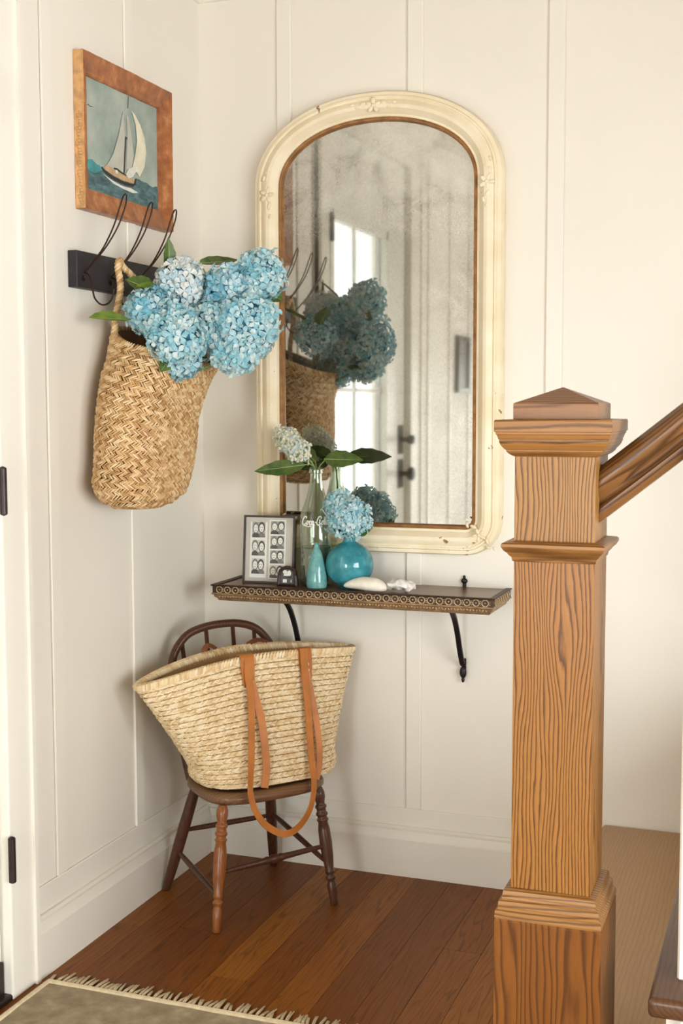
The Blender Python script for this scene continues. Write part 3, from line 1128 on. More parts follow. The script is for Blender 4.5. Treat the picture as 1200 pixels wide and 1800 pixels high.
def strip_photo(m_list, cx, cz, w, h, seed):
    """little black and white portrait print made of flat shapes, in the x-z plane"""
    rnd = random.Random(seed)
    y0 = -.0012

    def ell(x_, z_, rx, rz, tone, lay, n_=14):
        pts = []
        for i in range(n_):
            a = 2 * PI * i / n_
            pts.append((min(max(x_ + rx * cos(a), cx - w / 2), cx + w / 2), y0 - lay * .00007, min(max(z_ + rz * sin(a), cz - h / 2), cz + h / 2)))
        m_list[tone].poly(pts)
    m_list[rnd.choice((3, 4))].poly([(cx - w / 2, y0, cz - h / 2), (cx + w / 2, y0, cz - h / 2), (cx + w / 2, y0, cz + h / 2), (cx - w / 2, y0, cz + h / 2)])
    for s_, hair, face in ((-1, 2, 5), (1, 1, 5)):
        fx = cx + s_ * w * rnd.uniform(.2, .26)
        fz = cz + h * rnd.uniform(.02, .14)
        ell(fx, cz - h * .5, w * .3, h * .32, 1 if s_ < 0 else 2, 1)
        ell(fx, fz + h * .03, w * .25, h * .36, hair if s_ > 0 else 2, 2)
        ell(fx, fz - h * .02, w * .17, h * .26, face, 3)
        for e_ in (-1, 1):
            ell(fx + e_ * w * .065, fz + h * .03, w * .028, h * .028, 1, 4, 8)
        ell(fx, fz - h * .14, w * .06, h * .025, 2, 4, 8)


ML = [MB() for _ in range(6)]
# strip paper
for cx, z0, z1 in ((-.0275, .014, .150), (.021, .012, .156)):
    ML[5].box(cx - .0215, cx + .0215, -.001, .0005, z0, z1)
for k in range(3):
    strip_photo(ML, -.0275, .131 - .0445 * k, .034, .038, 10 + k)
for k in range(4):
    strip_photo(ML, .021, .1365 - .0355 * k, .036, .032, 20 + k)
for k, mm in enumerate(ML):
    mm.xf(tilt).build('photo_print', M_grey[k], pf, local=True, fixn=False)

# --- small arched ornate frame
af = thing('miniature_frame', 'tiny dark arched frame with black and white portrait beside bottle', 'photo frame', (.259, -.106, ST), math.radians(3))
aw, ah = .0245, .052
outer = [(-aw - .001, 0), (aw + .003, 0), (aw + .001, .02)] + [(aw * .93 * cos(a), .030 + .019 * sin(a)) for a in [PI * i / 12 for i in range(13)]] + [(-aw, .02)]
inner = [(-aw + .008, .006), (aw - .007, .006), (aw - .008, .02)] + [((aw - .009) * cos(a), .030 + .011 * sin(a)) for a in [PI * i / 12 for i in range(13)]] + [(-aw + .008, .02)]
tl2 = Matrix.Rotation(math.radians(-7), 4, 'X')
m = MB().ring([[(x_, yy, z_) for x_, z_ in P] for P, yy in ((outer, .008), (outer, -.002), ([((a[0] + b[0]) / 2, (a[1] + b[1]) / 2) for a, b in zip(outer, inner)], -.005), (inner, -.001), (inner, .008))])
for i, (x_, z_) in enumerate(outer[3:16]):
    m.ball((x_ * .9, -.003, z_ - .002), .0032, .003, .0028, 8, 6)
m.xf(tl2).build('frame', M_arch, af, True, local=True, angle=30)
MB().prism([(x_, .001, z_) for x_, z_ in inner], (0, .006, 0)).xf(tl2).build('photo_backing', M_grey[1], af, local=True)
AL = [MB() for _ in range(6)]


def blob(k, x_, z_, rx, rz, lay, n_=12):
    AL[k].poly([(x_ + rx * cos(2 * PI * i / n_), .0007 - lay * .0001, z_ + rz * sin(2 * PI * i / n_)) for i in range(n_)])


blob(5, -.006, .034, .0058, .0046, 1)
blob(5, -.004, .027, .0056, .0048, 1)
blob(5, .0045, .031, .0050, .0072, 2)
blob(0, -.004, .0225, .006, .002, 3)
blob(0, .0055, .022, .005, .003, 3)
AL[5].poly([(-.011, .0005, .0085), (-.001, .0005, .0085), (-.001, .0005, .0165), (-.011, .0005, .0165)])
blob(3, .010, .0125, .002, .004, 2)
for k in (0, 3, 5):
    AL[k].xf(tl2).build('portrait_print', M_grey[k], af, local=True, fixn=False)
for k in (1, 2, 4):
    AL[k].b.free()

# --- glass bottle with lettering
BX, BY = .318, -.062
bot = thing('glass_bottle', 'tall pale green soda bottle with white script holding one cream flower', 'bottle', (BX, BY, ST))
bh = .286
bprof = [(.034, .0), (.0385, .003), (.0395, .012), (.0395, .045), (.0385, .060), (.0372, .073), (.0380, .085), (.0398, .100), (.0408, .115), (.0408, .148), (.0398, .163), (.0365, .178), (.030, .196), (.0235, .214), (.0185, .232), (.0155, .250), (.0142, .264), (.0142, .270), (.0165, .2715), (.0168, .279), (.0160, .2835), (.0135, .286)]
inner_p = [(max(r_ - .0028, .002), max(z_, .006)) for r_, z_ in bprof[2:]]
seg = 40
rows = []
for r_, z_ in bprof:
    flute = .0011 if (.055 < z_ < .1 or .165 < z_ < .24) else 0
    rows.append([((r_ + flute * cos(10 * 2 * PI * i / seg)) * cos(2 * PI * i / seg), (r_ + flute * cos(10 * 2 * PI * i / seg)) * sin(2 * PI * i / seg), z_) for i in range(seg)])
for r_, z_ in reversed(inner_p):
    rows.append([(r_ * cos(2 * PI * i / seg), r_ * sin(2 * PI * i / seg), z_) for i in range(seg)])
MB().loops(rows).build('glass', M_bottle, bot, True, local=True, angle=50)
wp = [(r_ - .0002, z_) for r_, z_ in inner_p if z_ < .092] + [(.0352, .093)]
MB().lathe(wp, (0, 0, 0), 32).build('water', M_water, bot, True, local=True)
MB().ring([[((.0362 + .0006 * cos(b)) * cos(a), (.0362 + .0006 * cos(b)) * sin(a), .093 + .0009 * sin(b)) for a in [2 * PI * i / 40 for i in range(40)]] for b in [2 * PI * k / 5 for k in range(5)]]).build('water_line', simple('dark_green_waterline', sr(70, 84, 58), .2), bot, True, local=True, angle=0)
# script lettering wrapped on the bottle: pen strokes in label units (u right, v up), x-height 1
strokes = [
    [(1.55, 1.55), (1.35, 1.95), (.85, 1.95), (.30, 1.25), (.10, .45), (.40, .02), (1.0, .12), (1.45, .45)],          # C
    [(1.75, .75), (1.60, .40), (1.78, .08), (2.10, .30), (2.22, .75), (2.0, .98), (1.75, .75)],                        # o
    [(2.22, .75), (2.45, .78)],
    [(2.95, .80), (2.72, .98), (2.50, .60), (2.55, .18), (2.80, .05), (3.08, .30)],                                    # c
    [(3.62, .82), (3.38, .98), (3.15, .60), (3.20, .15), (3.45, .10), (3.62, .55), (3.66, .98), (3.62, .30), (3.78, .05), (4.0, .25)],   # a
    [(4.1, .62), (4.45, .68)],                                                                                          # hyphen
    [(6.05, 1.50), (5.85, 2.0), (5.30, 1.95), (4.80, 1.25), (4.62, .45), (4.92, .02), (5.45, .12), (5.9, .45)],        # C
    [(6.15, .75), (6.0, .40), (6.18, .08), (6.50, .30), (6.62, .75), (6.40, .98), (6.15, .75)],                        # o
    [(6.62, .75), (6.85, .60), (7.15, 1.55), (7.10, 1.95), (6.92, 1.55), (6.85, .35), (7.02, .05), (7.22, .3)],        # l
    [(7.72, .82), (7.48, .98), (7.25, .60), (7.30, .15), (7.55, .10), (7.72, .55), (7.76, .98), (7.72, .30), (7.88, .05), (8.1, .25)],   # a
    [(.55, -.28), (1.2, -.18), (2.0, -.42), (2.6, -.36), (3.1, -.2)],                                                  # tail of the first C
]
u0, usc, vz, vsc = 4.1, .0083, .1495, .0098
lm = MB()
facing = math.atan2(-2.882 - BY, 1.408 - BX) - .07
for st in strokes:
    sp = smooth_path([(a, b, 0) for a, b in st], 5)
    pts = []
    for p in sp:
        z_ = vz + p.y * vsc
        rr = interp(z_, [q[1] for q in bprof[8:14]], [q[0] for q in bprof[8:14]]) + .0014
        a_ = facing + (p.x - u0) * usc / .0405
        pts.append((rr * cos(a_), rr * sin(a_), z_))
    n_ = len(pts)
    lm.tube(pts, [.0011 + .0008 * abs(sin(PI * i / max(n_ - 1, 1) * 2)) for i in range(n_)], 5)
lm.build('lettering', M_letter, bot, True, local=True, angle=0)

# --- small aqua bottle
sb = thing('bud_bottle', 'small aqua teardrop glass bottle in front of the tall bottle', 'bottle', (.338, -.112, ST))
MB().lathe([(.018, 0), (.0235, .002), (.0248, .010), (.0240, .028), (.0212, .046), (.0178, .062), (.0146, .076), (.0112, .086), (.0084, .092), (.0062, .098), (.0056, .103), (.0062, .107), (.0046, .108), (.0038, .100)], (0, 0, 0), 28).build('glass', M_aqua, sb, True, local=True)

# --- round teal vase
VX, VY = .409, -.078
rv = thing('round_vase', 'round teal blown glass vase with short neck holding blue hydrangea', 'vase', (VX, VY, ST))
R_ = .0575
vp = [(.022, 0), (.028, .001)] + [(R_ * cos(a), .0555 + .0555 * sin(a)) for a in [math.radians(-70 + 140 * i / 16) for i in range(17)]] + [(.0150, .111), (.0140, .116), (.0140, .124), (.0165, .1275), (.0170, .129), (.0135, .1285), (.0115, .122), (.0115, .112)]
MB().lathe(vp, (0, 0, 0), 36).build('glass', M_teal, rv, True, local=True)


# --- shell and coral
def lumpy(name, label, cat, c, size, rz, mat, amp, fr, taper=None):
    m_ = MB()
    rows_ = []
    ns, nr_ = 26, 18
    for i in range(1, ns):
        t = i / ns
        xx = -cos(PI * t)
        prof_ = sin(PI * t) ** .7
        if taper:
            prof_ *= taper(t)
        rows_.append([Vector((xx * size[0], cos(2 * PI * k / nr_) * size[1] * prof_, sin(2 * PI * k / nr_) * size[2] * prof_ + (.25 * size[2] * cos(xx * 2.2)))) for k in range(nr_)])
    m_.loops(rows_)
    for v in m_.b.verts:
        q = noise.noise_vector(v.co * fr + Vector((c[0] * 50, 3, 1)))
        v.co += q * amp
    zmin = min(v.co.z for v in m_.b.verts)
    for v in m_.b.verts:
        v.co.z -= zmin
    o = m_.build(name, mat, None, True, angle=0)
    o.location = c
    o.rotation_euler = (0, 0, rz)
    return tag(o, label, cat)


lumpy('shell', 'long smooth white shell lying on the shelf before the round vase', 'shell', (.463, -.122, ST), (.052, .020, .0155), .05, M_shell, .0022, 40, lambda t: interp(t, [0, .15, .5, .8, 1], [.45, .7, 1, 1.15, 1.25]))
lumpy('coral_piece', 'knobbly ridged white coral piece right of the smooth shell', 'coral', (.545, -.108, ST), (.036, .020, .0125), -.1, M_shell2, .008, 75)


# ================================================================== hydrangeas
def floret(m_, c, n, size, spin):
    n = n.normalized()
    up = Vector((0, 0, 1)) if abs(n.z) < .9 else Vector((1, 0, 0))
    u = n.cross(up).normalized()
    w = n.cross(u)
    for k in range(4):
        a = spin + k * PI / 2
        dr = u * cos(a) + w * sin(a)
        sd = u * -sin(a) + w * cos(a)
        s_ = size * random.uniform(.85, 1.12)
        lift = random.uniform(-.1, .35)
        p0 = c
        pm = c + dr * s_ * .55 + n * s_ * .10
        pl = pm + sd * s_ * .40 + n * s_ * (.14 + lift * .5)
        pr = pm - sd * s_ * .40 + n * s_ * (.14 + lift * .5)
        tl_ = c + dr * s_ * .92 + sd * s_ * .26 + n * s_ * lift * .8
        tr_ = c + dr * s_ * .92 - sd * s_ * .26 + n * s_ * lift * .8
        tip = c + dr * s_ * 1.0 + n * s_ * lift * .6
        v = [m_.b.verts.new(p) for p in (p0, pl, tl_, tip, tr_, pr, pm)]
        for q in ((0, 6, 1), (1, 6, 2), (2, 6, 3), (3, 6, 4), (4, 6, 5), (5, 6, 0)):
            m_.b.faces.new([v[i] for i in q])


def bloom_mesh(c, rad, nflo, fsize, axis, lobes=None):
    """c centre, rad (rx, ry, rz); florets over a lumpy ball, thinned at the stem side"""
    m_ = MB()
    for lc, lr, ln_ in (lobes or ()):
        m2 = bloom_mesh(lc, lr, ln_, fsize, axis)
        tmp = bpy.data.meshes.new('tmp')
        m2.b.to_mesh(tmp)
        m2.b.free()
        m_.b.from_mesh(tmp)
        bpy.data.meshes.remove(tmp)
    ga = PI * (3 - math.sqrt(5))
    ax = Vector(axis).normalized()
    for i in range(nflo):
        z_ = 1 - 2 * (i + .5) / nflo
        rr = math.sqrt(1 - z_ * z_)
        n_ = Vector((rr * cos(ga * i), rr * sin(ga * i), z_))
        if n_.dot(ax) < -.82:
            continue
        lump = 1 + .30 * noise.noise(n_ * 2.0 + Vector(c) * 31) + .10 * noise.noise(n_ * 5.0 + Vector(c) * 17)
        p = Vector(c) + Vector((n_.x * rad[0], n_.y * rad[1], n_.z * rad[2])) * lump * random.uniform(.93, 1.05)
        nn = (n_ + Vector((random.uniform(-.55, .55), random.uniform(-.55, .55), random.uniform(-.55, .55)))).normalized()
        floret(m_, p, nn, fsize * random.uniform(.85, 1.15), random.uniform(0, PI))
    return m_


def leaf_mesh(base, tip, nrm, width, droop=.0, curl=.15, nseg=9, serr=.05):
    """one pointed leaf: folded along the midrib, finely toothed edge, real thickness"""
    base, tip = Vector(base), Vector(tip)
    t = tip - base
    L = t.length
    t.normalize()
    n = Vector(nrm)
    n = (n - t * n.dot(t)).normalized()
    sd = t.cross(n)
    m_ = MB()
    top, bot = [], []
    for i in range(nseg + 1):
        s_ = i / nseg
        w_ = width * .5 * (sin(PI * s_ ** .8) ** .85 if 0 < s_ < 1 else 0.02)
        w_ *= 1 + (serr if i % 2 else -serr)
        mid = base + t * (L * s_) + n * (-droop * L * s_ * s_) 
        lf_ = mid + sd * w_ + n * (w_ * curl * 2)
        rt_ = mid - sd * w_ + n * (w_ * curl * 2)
        top.append([lf_, mid, rt_])
        bot.append([q - n * .0006 for q in (lf_, mid, rt_)])
    rows_ = [[a[0], a[1], a[2], b[2], b[1], b[0]] for a, b in zip(top, bot)]
    return m_.loops(rows_)


def hydrangea(label, c, rad, mat, root, leaves=(), nflo=120, fsize=.0125, core=None, group=None, stem_r=.003, bend=None, lobes=None):
    """stem root on the thing, bloom at c; leaves: (base, tip, normal, width, material)"""
    c = Vector(c)
    root = Vector(root)
    h_ = thing('hydrangea', label, 'flower', root, 0, group)
    mid = bend or (root * .5 + c * .5 + Vector((0, 0, .01)))
    sp = smooth_path([root, mid, c - (c - root).normalized() * min(rad) * .3], 6)
    MB().tube(sp, stem_r, 8).build('stem', M_stem, h_, True)
    bloom_mesh(c, rad, nflo, fsize, c - root, lobes).build('bloom', mat, h_, False, kind='stuff', fixn=False)
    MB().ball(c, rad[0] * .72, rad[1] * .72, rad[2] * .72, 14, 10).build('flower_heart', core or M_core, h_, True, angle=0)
    for L_ in leaves:
        base, tip, nrm, w_, lm_ = L_[:5]
        lf = leaf_mesh(base, tip, nrm, w_, *(L_[5:] or ())).build('leaf', lm_, h_, True, angle=25)
        b_, t_ = Vector(base), Vector(tip)
        k_ = min(range(len(sp)), key=lambda q: (sp[q] - b_).length)
        if (sp[k_] - b_).length > .006:
            MB().tube([sp[max(k_ - 1, 0)], sp[max(k_ - 1, 0)].lerp(b_, .5) + Vector((0, 0, .004)), b_ + (t_ - b_) * .05], .0016, 6).build('leaf_stalk', M_stem, h_, True)
        MB().tube([b_.lerp(t_, .0), b_.lerp(t_, .3), b_.lerp(t_, .6), b_.lerp(t_, .92)], [.0010, .0008, .0006, .0003], 5).build('leaf_vein', M_vein, lf, True)
    return h_


GB = 'hydrangeas in the hanging basket'
UPN = (.5, -.7, .5)
core_root = Vector((.085, -.41, 1.12))


def rootp(i):
    return Vector((.085 + .025 * cos(i * 2.1), -.41 + .05 * sin(i * 2.1), 1.08 + .01 * i))


blooms = [
    # label, centre, radii, material, leaves, florets
    ('white tinged hydrangea head at the top of the basket', (.150, -.430, 1.412), (.050, .050, .056), M_pale,
     [((.11, -.47, 1.40), (.055, -.50, 1.422), (.7, -.5, .5), .045, M_leaf), ((.13, -.44, 1.44), (.135, -.455, 1.512), (.8, -.6, 0), .030, M_leaf),
      ((.12, -.47, 1.385), (.075, -.50, 1.405), (.4, -.7, .6), .050, M_leafl)], 120),
    ('blue hydrangea head at the far left of the basket, by the handle', (.118, -.500, 1.352), (.046, .046, .046), M_blue,
     [((.08, -.53, 1.335), (.035, -.615, 1.335), (.4, -.3, .9), .048, M_leafl)], 120),
    ('blue hydrangea head low at the front, drooping over the basket rim', (.185, -.520, 1.300), (.056, .056, .060), M_blue2,
     [((.17, -.50, 1.27), (.155, -.535, 1.225), (.6, -.8, 0), .040, M_leaf)], 140),
    ('blue hydrangea head lowest at the left, against the straw rim', (.165, -.475, 1.256), (.046, .046, .046), M_blue, [], 110),
    ('blue hydrangea head in the middle, right of the drooping one', (.215, -.415, 1.318), (.056, .056, .056), M_blue2, [], 140),
    ('blue hydrangea head behind the middle, beside the white tinged one', (.240, -.385, 1.405), (.052, .052, .044), M_blue,
     [((.19, -.425, 1.458), (.205, -.250, 1.484), (.45, -.75, .5), .030, M_leaf)], 130),
    ('blue hydrangea head reaching farthest right and highest', (.300, -.345, 1.436), (.047, .047, .050), M_blue2,
     [((.30, -.31, 1.40), (.335, -.30, 1.385), (.5, -.7, .4), .035, M_leaf)], 130),
    ('large pale blue hydrangea head at the right below the highest', (.295, -.400, 1.325), (.062, .062, .068), M_blue2,
     [((.27, -.38, 1.25), (.24, -.36, 1.262), (.5, -.7, .4), .035, M_leaf)], 160),
    ('pale hydrangea head at the lower right, hanging under the large one', (.270, -.420, 1.262), (.046, .046, .038), M_blue2, [], 100),
]
for i, (lab, c, rad, mat, leaves, nf) in enumerate(blooms):
    hydrangea(lab, c, rad, mat, rootp(i), leaves, int(nf * 1.15), .0150, None, GB)
hydrangea('dark blue hydrangea head at the back of the basket, towards the mirror', (.175, -.300, 1.345), (.055, .055, .055), M_blue, rootp(9),
          [((.16, -.28, 1.38), (.10, -.20, 1.42), (0, .3, 1), .045, M_leaf), ((.2, -.26, 1.37), (.25, -.18, 1.41), (0, .3, 1), .045, M_leaf)], 120, .0135, None, GB)

# cream flower in the bottle
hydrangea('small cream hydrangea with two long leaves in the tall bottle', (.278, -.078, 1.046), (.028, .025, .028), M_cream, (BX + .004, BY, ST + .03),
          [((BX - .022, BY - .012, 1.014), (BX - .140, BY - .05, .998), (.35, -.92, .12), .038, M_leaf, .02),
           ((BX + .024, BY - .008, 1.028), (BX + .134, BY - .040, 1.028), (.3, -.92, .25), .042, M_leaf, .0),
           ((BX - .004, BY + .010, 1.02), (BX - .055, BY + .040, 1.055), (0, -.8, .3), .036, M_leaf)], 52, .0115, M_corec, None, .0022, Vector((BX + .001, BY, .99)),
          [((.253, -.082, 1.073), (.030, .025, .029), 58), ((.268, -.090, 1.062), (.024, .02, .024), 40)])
# blue flower in the round vase
hydrangea('dense blue hydrangea head in the round teal vase', (.410, -.088, .888), (.048, .044, .047), M_blue2, (VX, VY, ST + .03),
          [((VX + .012, VY - .01, .858), (VX + .058, VY + .0, .868), (.2, -.9, .3), .036, M_leaf), ((VX - .008, VY - .012, .858), (VX - .045, VY - .02, .872), (.2, -.9, .3), .024, M_leaf)], 170, .0122, None, None, .003, Vector((VX, VY, ST + .1)), [((.388, -.084, .915), (.036, .034, .034), 90)])

# ================================================================== hanging straw basket
bk = thing('straw_basket', 'golden braided straw basket hanging by its handle from the hook rail', 'basket', (.07, -.44, .935))
BROWS = [(0.934, .066, -.476, .012, .018), (0.938, .066, -.476, .042, .050), (0.945, .066, -.478, .06, .076), (0.964, .069, -.468, .073, .121), (0.991, .068, -.461, .076, .144), (1.027, .065, -.442, .079, .147),
         (1.075, .068, -.438, .082, .148), (1.123, .069, -.434, .083, .147), (1.171, .071, -.417, .085, .155), (1.219, .080, -.405, .095, .152),
         (1.242, .086, -.393, .100, .152), (1.290, .091, -.380, .106, .142), (1.340, .096, -.376, .112, .124)]
bz = [q[0] for q in BROWS]


def bsec(z):
    return [interp(z, bz, [q[i] for q in BROWS]) for i in range(1, 5)]


def bpt(th, z, off=0.0):
    cx, cy, a, b = bsec(z)
    e = 2 / 2.5
    c_, s_ = cos(th), sin(th)
    x_, y_ = (a + off) * math.copysign(abs(c_) ** e, c_), (b + off) * math.copysign(abs(s_) ** e, s_)
    return Vector((cx + x_, cy + y_, z))


def brim(th):
    """rim height: drawn up by the handle at the wall, sagging towards the front"""
    return 1.287 - .042 * cos(th) - .006 * abs(sin(th))


def bz_at(th, t):
    return lerp(.9345, brim(th), t)


def surf(pt, th, t):
    e = 1e-3
    p = pt(th, t)
    du = (pt(th + e, t) - p)
    dv = (pt(th, min(t + e, 1.0)) - pt(th, min(t + e, 1.0) - e))
    du.normalize()
    dv.normalize()
    n = du.cross(dv).normalized()
    return p, du, dv, n


bp_ = lambda th, t: bpt(th, bz_at(th, t))
N = 56
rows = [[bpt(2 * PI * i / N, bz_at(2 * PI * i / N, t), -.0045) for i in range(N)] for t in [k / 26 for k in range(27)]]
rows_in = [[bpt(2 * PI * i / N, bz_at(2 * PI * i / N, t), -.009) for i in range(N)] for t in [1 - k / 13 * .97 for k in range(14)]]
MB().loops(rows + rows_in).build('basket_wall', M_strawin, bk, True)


def weave(pt, ncourse, spacing, ln, w, h, ang_, tlo, thi, jitter=.25, dip=.0, gap=.5):
    """herringbone braid: two slanted rows of straws per course, all round"""
    m_ = MB()
    NS = 240
    TH = [2 * PI * i / NS + .003 for i in range(NS + 1)]
    for c_ in range(ncourse):
        for half in range(2):
            t = tlo + (thi - tlo) * (c_ + .5 + gap * (half - .5)) / ncourse
            P = [pt(a, t) for a in TH]
            acc = [0]
            for a, b in zip(P[:-1], P[1:]):
                acc.append(acc[-1] + (b - a).length)
            n_ = int(acc[-1] / spacing)
            i0 = 0
            for k in range(n_):
                s_ = acc[-1] * min(max((k + .5 * (c_ % 2) + random.uniform(-.2, .2)) / n_, 0), .9999)
                i0 = max(i0 - 3, 0)
                while i0 < NS - 1 and acc[i0 + 1] < s_:
                    i0 += 1
                q = (s_ - acc[i0]) / max(acc[i0 + 1] - acc[i0], 1e-9)
                p = P[i0].lerp(P[i0 + 1], q)
                du = (P[min(i0 + 2, NS)] - P[max(i0 - 1, 0)]).normalized()
                th = lerp(TH[i0], TH[i0 + 1], q)
                dv = (pt(th, min(t + .01, 1)) - pt(th, t - .01 if t > .02 else t)).normalized()
                n = du.cross(dv).normalized()
                a_ = ang_ * (1 if half else -1) * random.uniform(1 - jitter, 1 + jitter)
                d_ = du * cos(a_) + dv * sin(a_)
                # the outer end of each straw tucks under the next course
                d_ = (d_ - n * dip * random.uniform(.6, 1.4) * (1 if half else -1)).normalized()
                m_.strand(p + n * random.uniform(-.0006, .0010), d_, n, ln * random.uniform(.8, 1.2), w * random.uniform(.8, 1.15), h * random.uniform(.8, 1.35))
    return m_


weave(bp_, 20, .0072, .0205, .0048, .0034, .66, .004, .985, .15, .15).build('braid', M_straw, bk, True, kind='stuff', fixn=False, angle=0)
# whipped rim and bottom coils
rim = MB()
for i in range(150):
    th = 2 * PI * i / 150
    p, du, dv, n = surf(bp_, th, .995)
    d_ = (dv * .8 + du * .6).normalized()
    rim.strand(p + n * .001, d_, n, .014, .006, .003)
    rim.strand(p - n * .008, d_, -n, .014, .006, .003)
    rim.strand(p + dv * .003 - n * .0035, (n * .9 + du * .4).normalized(), dv, .012, .006, .003)
rim.build('rim', M_straw, bk, True, fixn=False, angle=0)
botm = MB()
for k in range(7):
    s_ = (k + .5) / 7
    n_ = int(40 * s_) + 8
    for i in range(n_):
        th = 2 * PI * (i + .5 * (k % 2)) / n_
        p = Vector((.066 + .045 * s_ * cos(th), -.476 + .05 * s_ * sin(th), .9345 + .003 * s_))
        botm.strand(p, Vector((-sin(th + .6), cos(th + .6), 0)), Vector((0, 0, -1)), .014, .006, .003)
botm.build('coiled_bottom', M_straw, bk, True, fixn=False, angle=0)


def braided_cord(pts, rad, name, mat, parent, pitch=.022):
    sp = smooth_path(pts, 10)
    L = sum((b - a).length for a, b in zip(sp[:-1], sp[1:]))
    m_ = MB()
    n_ = int(L / .0035)
    acc = [0]
    for a, b in zip(sp[:-1], sp[1:]):
        acc.append(acc[-1] + (b - a).length)

    def at(s_):
        return Vector([interp(s_, acc, [p[i] for p in sp]) for i in range(3)])
    for ph in range(3):
        q = []
        for k in range(n_ + 1):
            s_ = L * k / n_
            p = at(s_)
            t = (at(min(s_ + .004, L)) - at(max(s_ - .004, 0))).normalized()
            up = Vector((.3, .9, .2))
            u = t.cross(up).normalized()
            w = t.cross(u)
            a = 2 * PI * (s_ / pitch + ph / 3)
            q.append(p + u * cos(a) * rad * .62 + w * sin(a) * rad * .62)
        m_.tube(q, rad * .62, 6)
    return m_.build(name, mat, parent, True, angle=0)


hk = Vector((.024, -.474, 1.462))
e1 = bpt(PI + .9, 1.315)
e2 = bpt(PI - .9, 1.315)
braided_cord([e1 + Vector((.002, 0, -.035)), e1 + Vector((.003, 0, .02)), lerp(e1, hk, .6) + Vector((.012, -.004, 0)), hk + Vector((.004, -.008, -.012)), hk + Vector((.004, 0, .004)), hk + Vector((.004, .012, -.008)), lerp(hk, e2, .3) + Vector((.012, -.01, .012)), lerp(hk, e2, .7) + Vector((.012, 0, .012)), e2 + Vector((0, 0, .02)), e2 + Vector((0, 0, -.03))], .0068, 'handle', M_straw, bk)

# ================================================================== hook rail
hr = thing('hook_rail', 'black board coat rail with three double wire hooks on the left wall', 'coat rack', (WX, -.4, 1.40))
MB().box(WX, -.002, -.597, -.205, 1.400, 1.4755).bevel(.0012, 1).build('board', M_blackwood, hr)
for hy in (-.572, -.462, -.352):
    h_ = MB()
    up_l = smooth_path([(.0, hy - .001, 1.432), (.022, hy - .001, 1.452), (.050, hy - .004, 1.482), (.076, hy - .008, 1.522), (.092, hy - .010, 1.560), (.0985, hy - .007, 1.580), (.1005, hy, 1.5865),
                        (.0985, hy + .007, 1.580), (.092, hy + .010, 1.560), (.076, hy + .008, 1.522), (.050, hy + .004, 1.482), (.022, hy + .001, 1.452), (.0, hy + .001, 1.432)], 4)
    h_.tube(up_l, .0017, 6)
    h_.build('upper_hook', M_wire, hr, True)
    lw_ = smooth_path([(.0, hy, 1.432), (.012, hy, 1.425), (.018, hy, 1.402), (.024, hy, 1.378), (.040, hy, 1.364), (.058, hy, 1.368), (.068, hy, 1.384), (.070, hy, 1.395)], 4)
    MB().tube(lw_, .0019, 6).build('lower_hook', M_wire, hr, True)
    MB().lathe([(0, 0), (.006, 0), (.006, .002), (.003, .0035), (0, .004)], (0, 0, 0), 10, True, Matrix.Translation((-.002, hy, 1.420)) @ Matrix.Rotation(PI / 2, 4, 'Y')).build('screw', M_wire, hr, True)

# ================================================================== sailboat painting
PY0, PY1, PZ0, PZ1 = -.561, -.172, 1.565, 1.889
pic = thing('sailboat_painting', 'small sailboat oil painting in reddish carved wood frame above the hooks', 'painting', (WX, (PY0 + PY1) / 2, PZ0))
fw, XF, XI = .046, .002, -.0145            # face width, outer edge, inner edge (scooped profile)
corners_o = [(PY0, PZ0), (PY1, PZ0), (PY1, PZ1), (PY0, PZ1)]
fwl = .028
corners_i = [(PY0 + fwl, PZ0 + fw), (PY1 - fw, PZ0 + fw), (PY1 - fw, PZ1 - fw), (PY0 + fwl, PZ1 - fw)]


def mix2(a, b, t):
    return (lerp(a[0], b[0], t), lerp(a[1], b[1], t))


for k in range(4):
    k2 = (k + 1) % 4
    secs = []
    for kk in (k, k2):
        o_, i_ = corners_o[kk], corners_i[kk]
        sec_ = [(WX + .0005, *o_), (XF - .003, *o_), (XF, *mix2(o_, i_, .03)), (XF, *mix2(o_, i_, .10)), (lerp(XF, XI, .12), *mix2(o_, i_, .18)), (lerp(XF, XI, .16), *mix2(o_, i_, .25)),
                (lerp(XF, XI, .55), *mix2(o_, i_, .62)), (lerp(XF, XI, .70), *mix2(o_, i_, .84)), (lerp(XF, XI, .68), *mix2(o_, i_, .90)), (lerp(XF, XI, .8), *mix2(o_, i_, .97)), (XI, *i_), (WX + .0005, *i_)]
        secs.append(sec_)
    a, b = secs
    rows = [[Vector(p).lerp(Vector(q), t) for p, q in zip(a, b)] for t in [i / 16 for i in range(17)]]
    mm = MB().loops(rows)
    for v in mm.b.verts:
        if v.co.x > WX + .004:
            v.co += noise.noise_vector(v.co * 55) * .0012
    st = mm.build('frame_stile', M_pframe, pic, True, angle=30)
# notched left edge, the light it catches put into a pale board
rope = MB().box(WX + .001, XF - .002, PY0 - .002, PY0 + .0005, PZ0 + .001, PZ1 - .001)
rope.build('edge_board', M_pframelite, pic)
rope = MB()
for i in range(30):
    z_ = PZ0 + .012 + (PZ1 - PZ0 - .14) * i / 29
    rope.ball((WX + .013 + .003 * random.uniform(-1, 1), PY0 - .002, z_), .006, .0022, .0032, 6, 5, Matrix.Rotation(.5, 4, 'Y'))
rope.build('carved_edge', M_pframelite, pic, True, angle=0)
CX = XI - .001
SY0, SY1, SZ0, SZ1 = PY0 + fwl - .003, PY1 - fw + .003, PZ0 + fw - .003, PZ1 - fw + .003
cv = MB().box(CX - .004, CX, SY0, SY1, SZ0, SZ1).build('canvas', M_sky, pic)


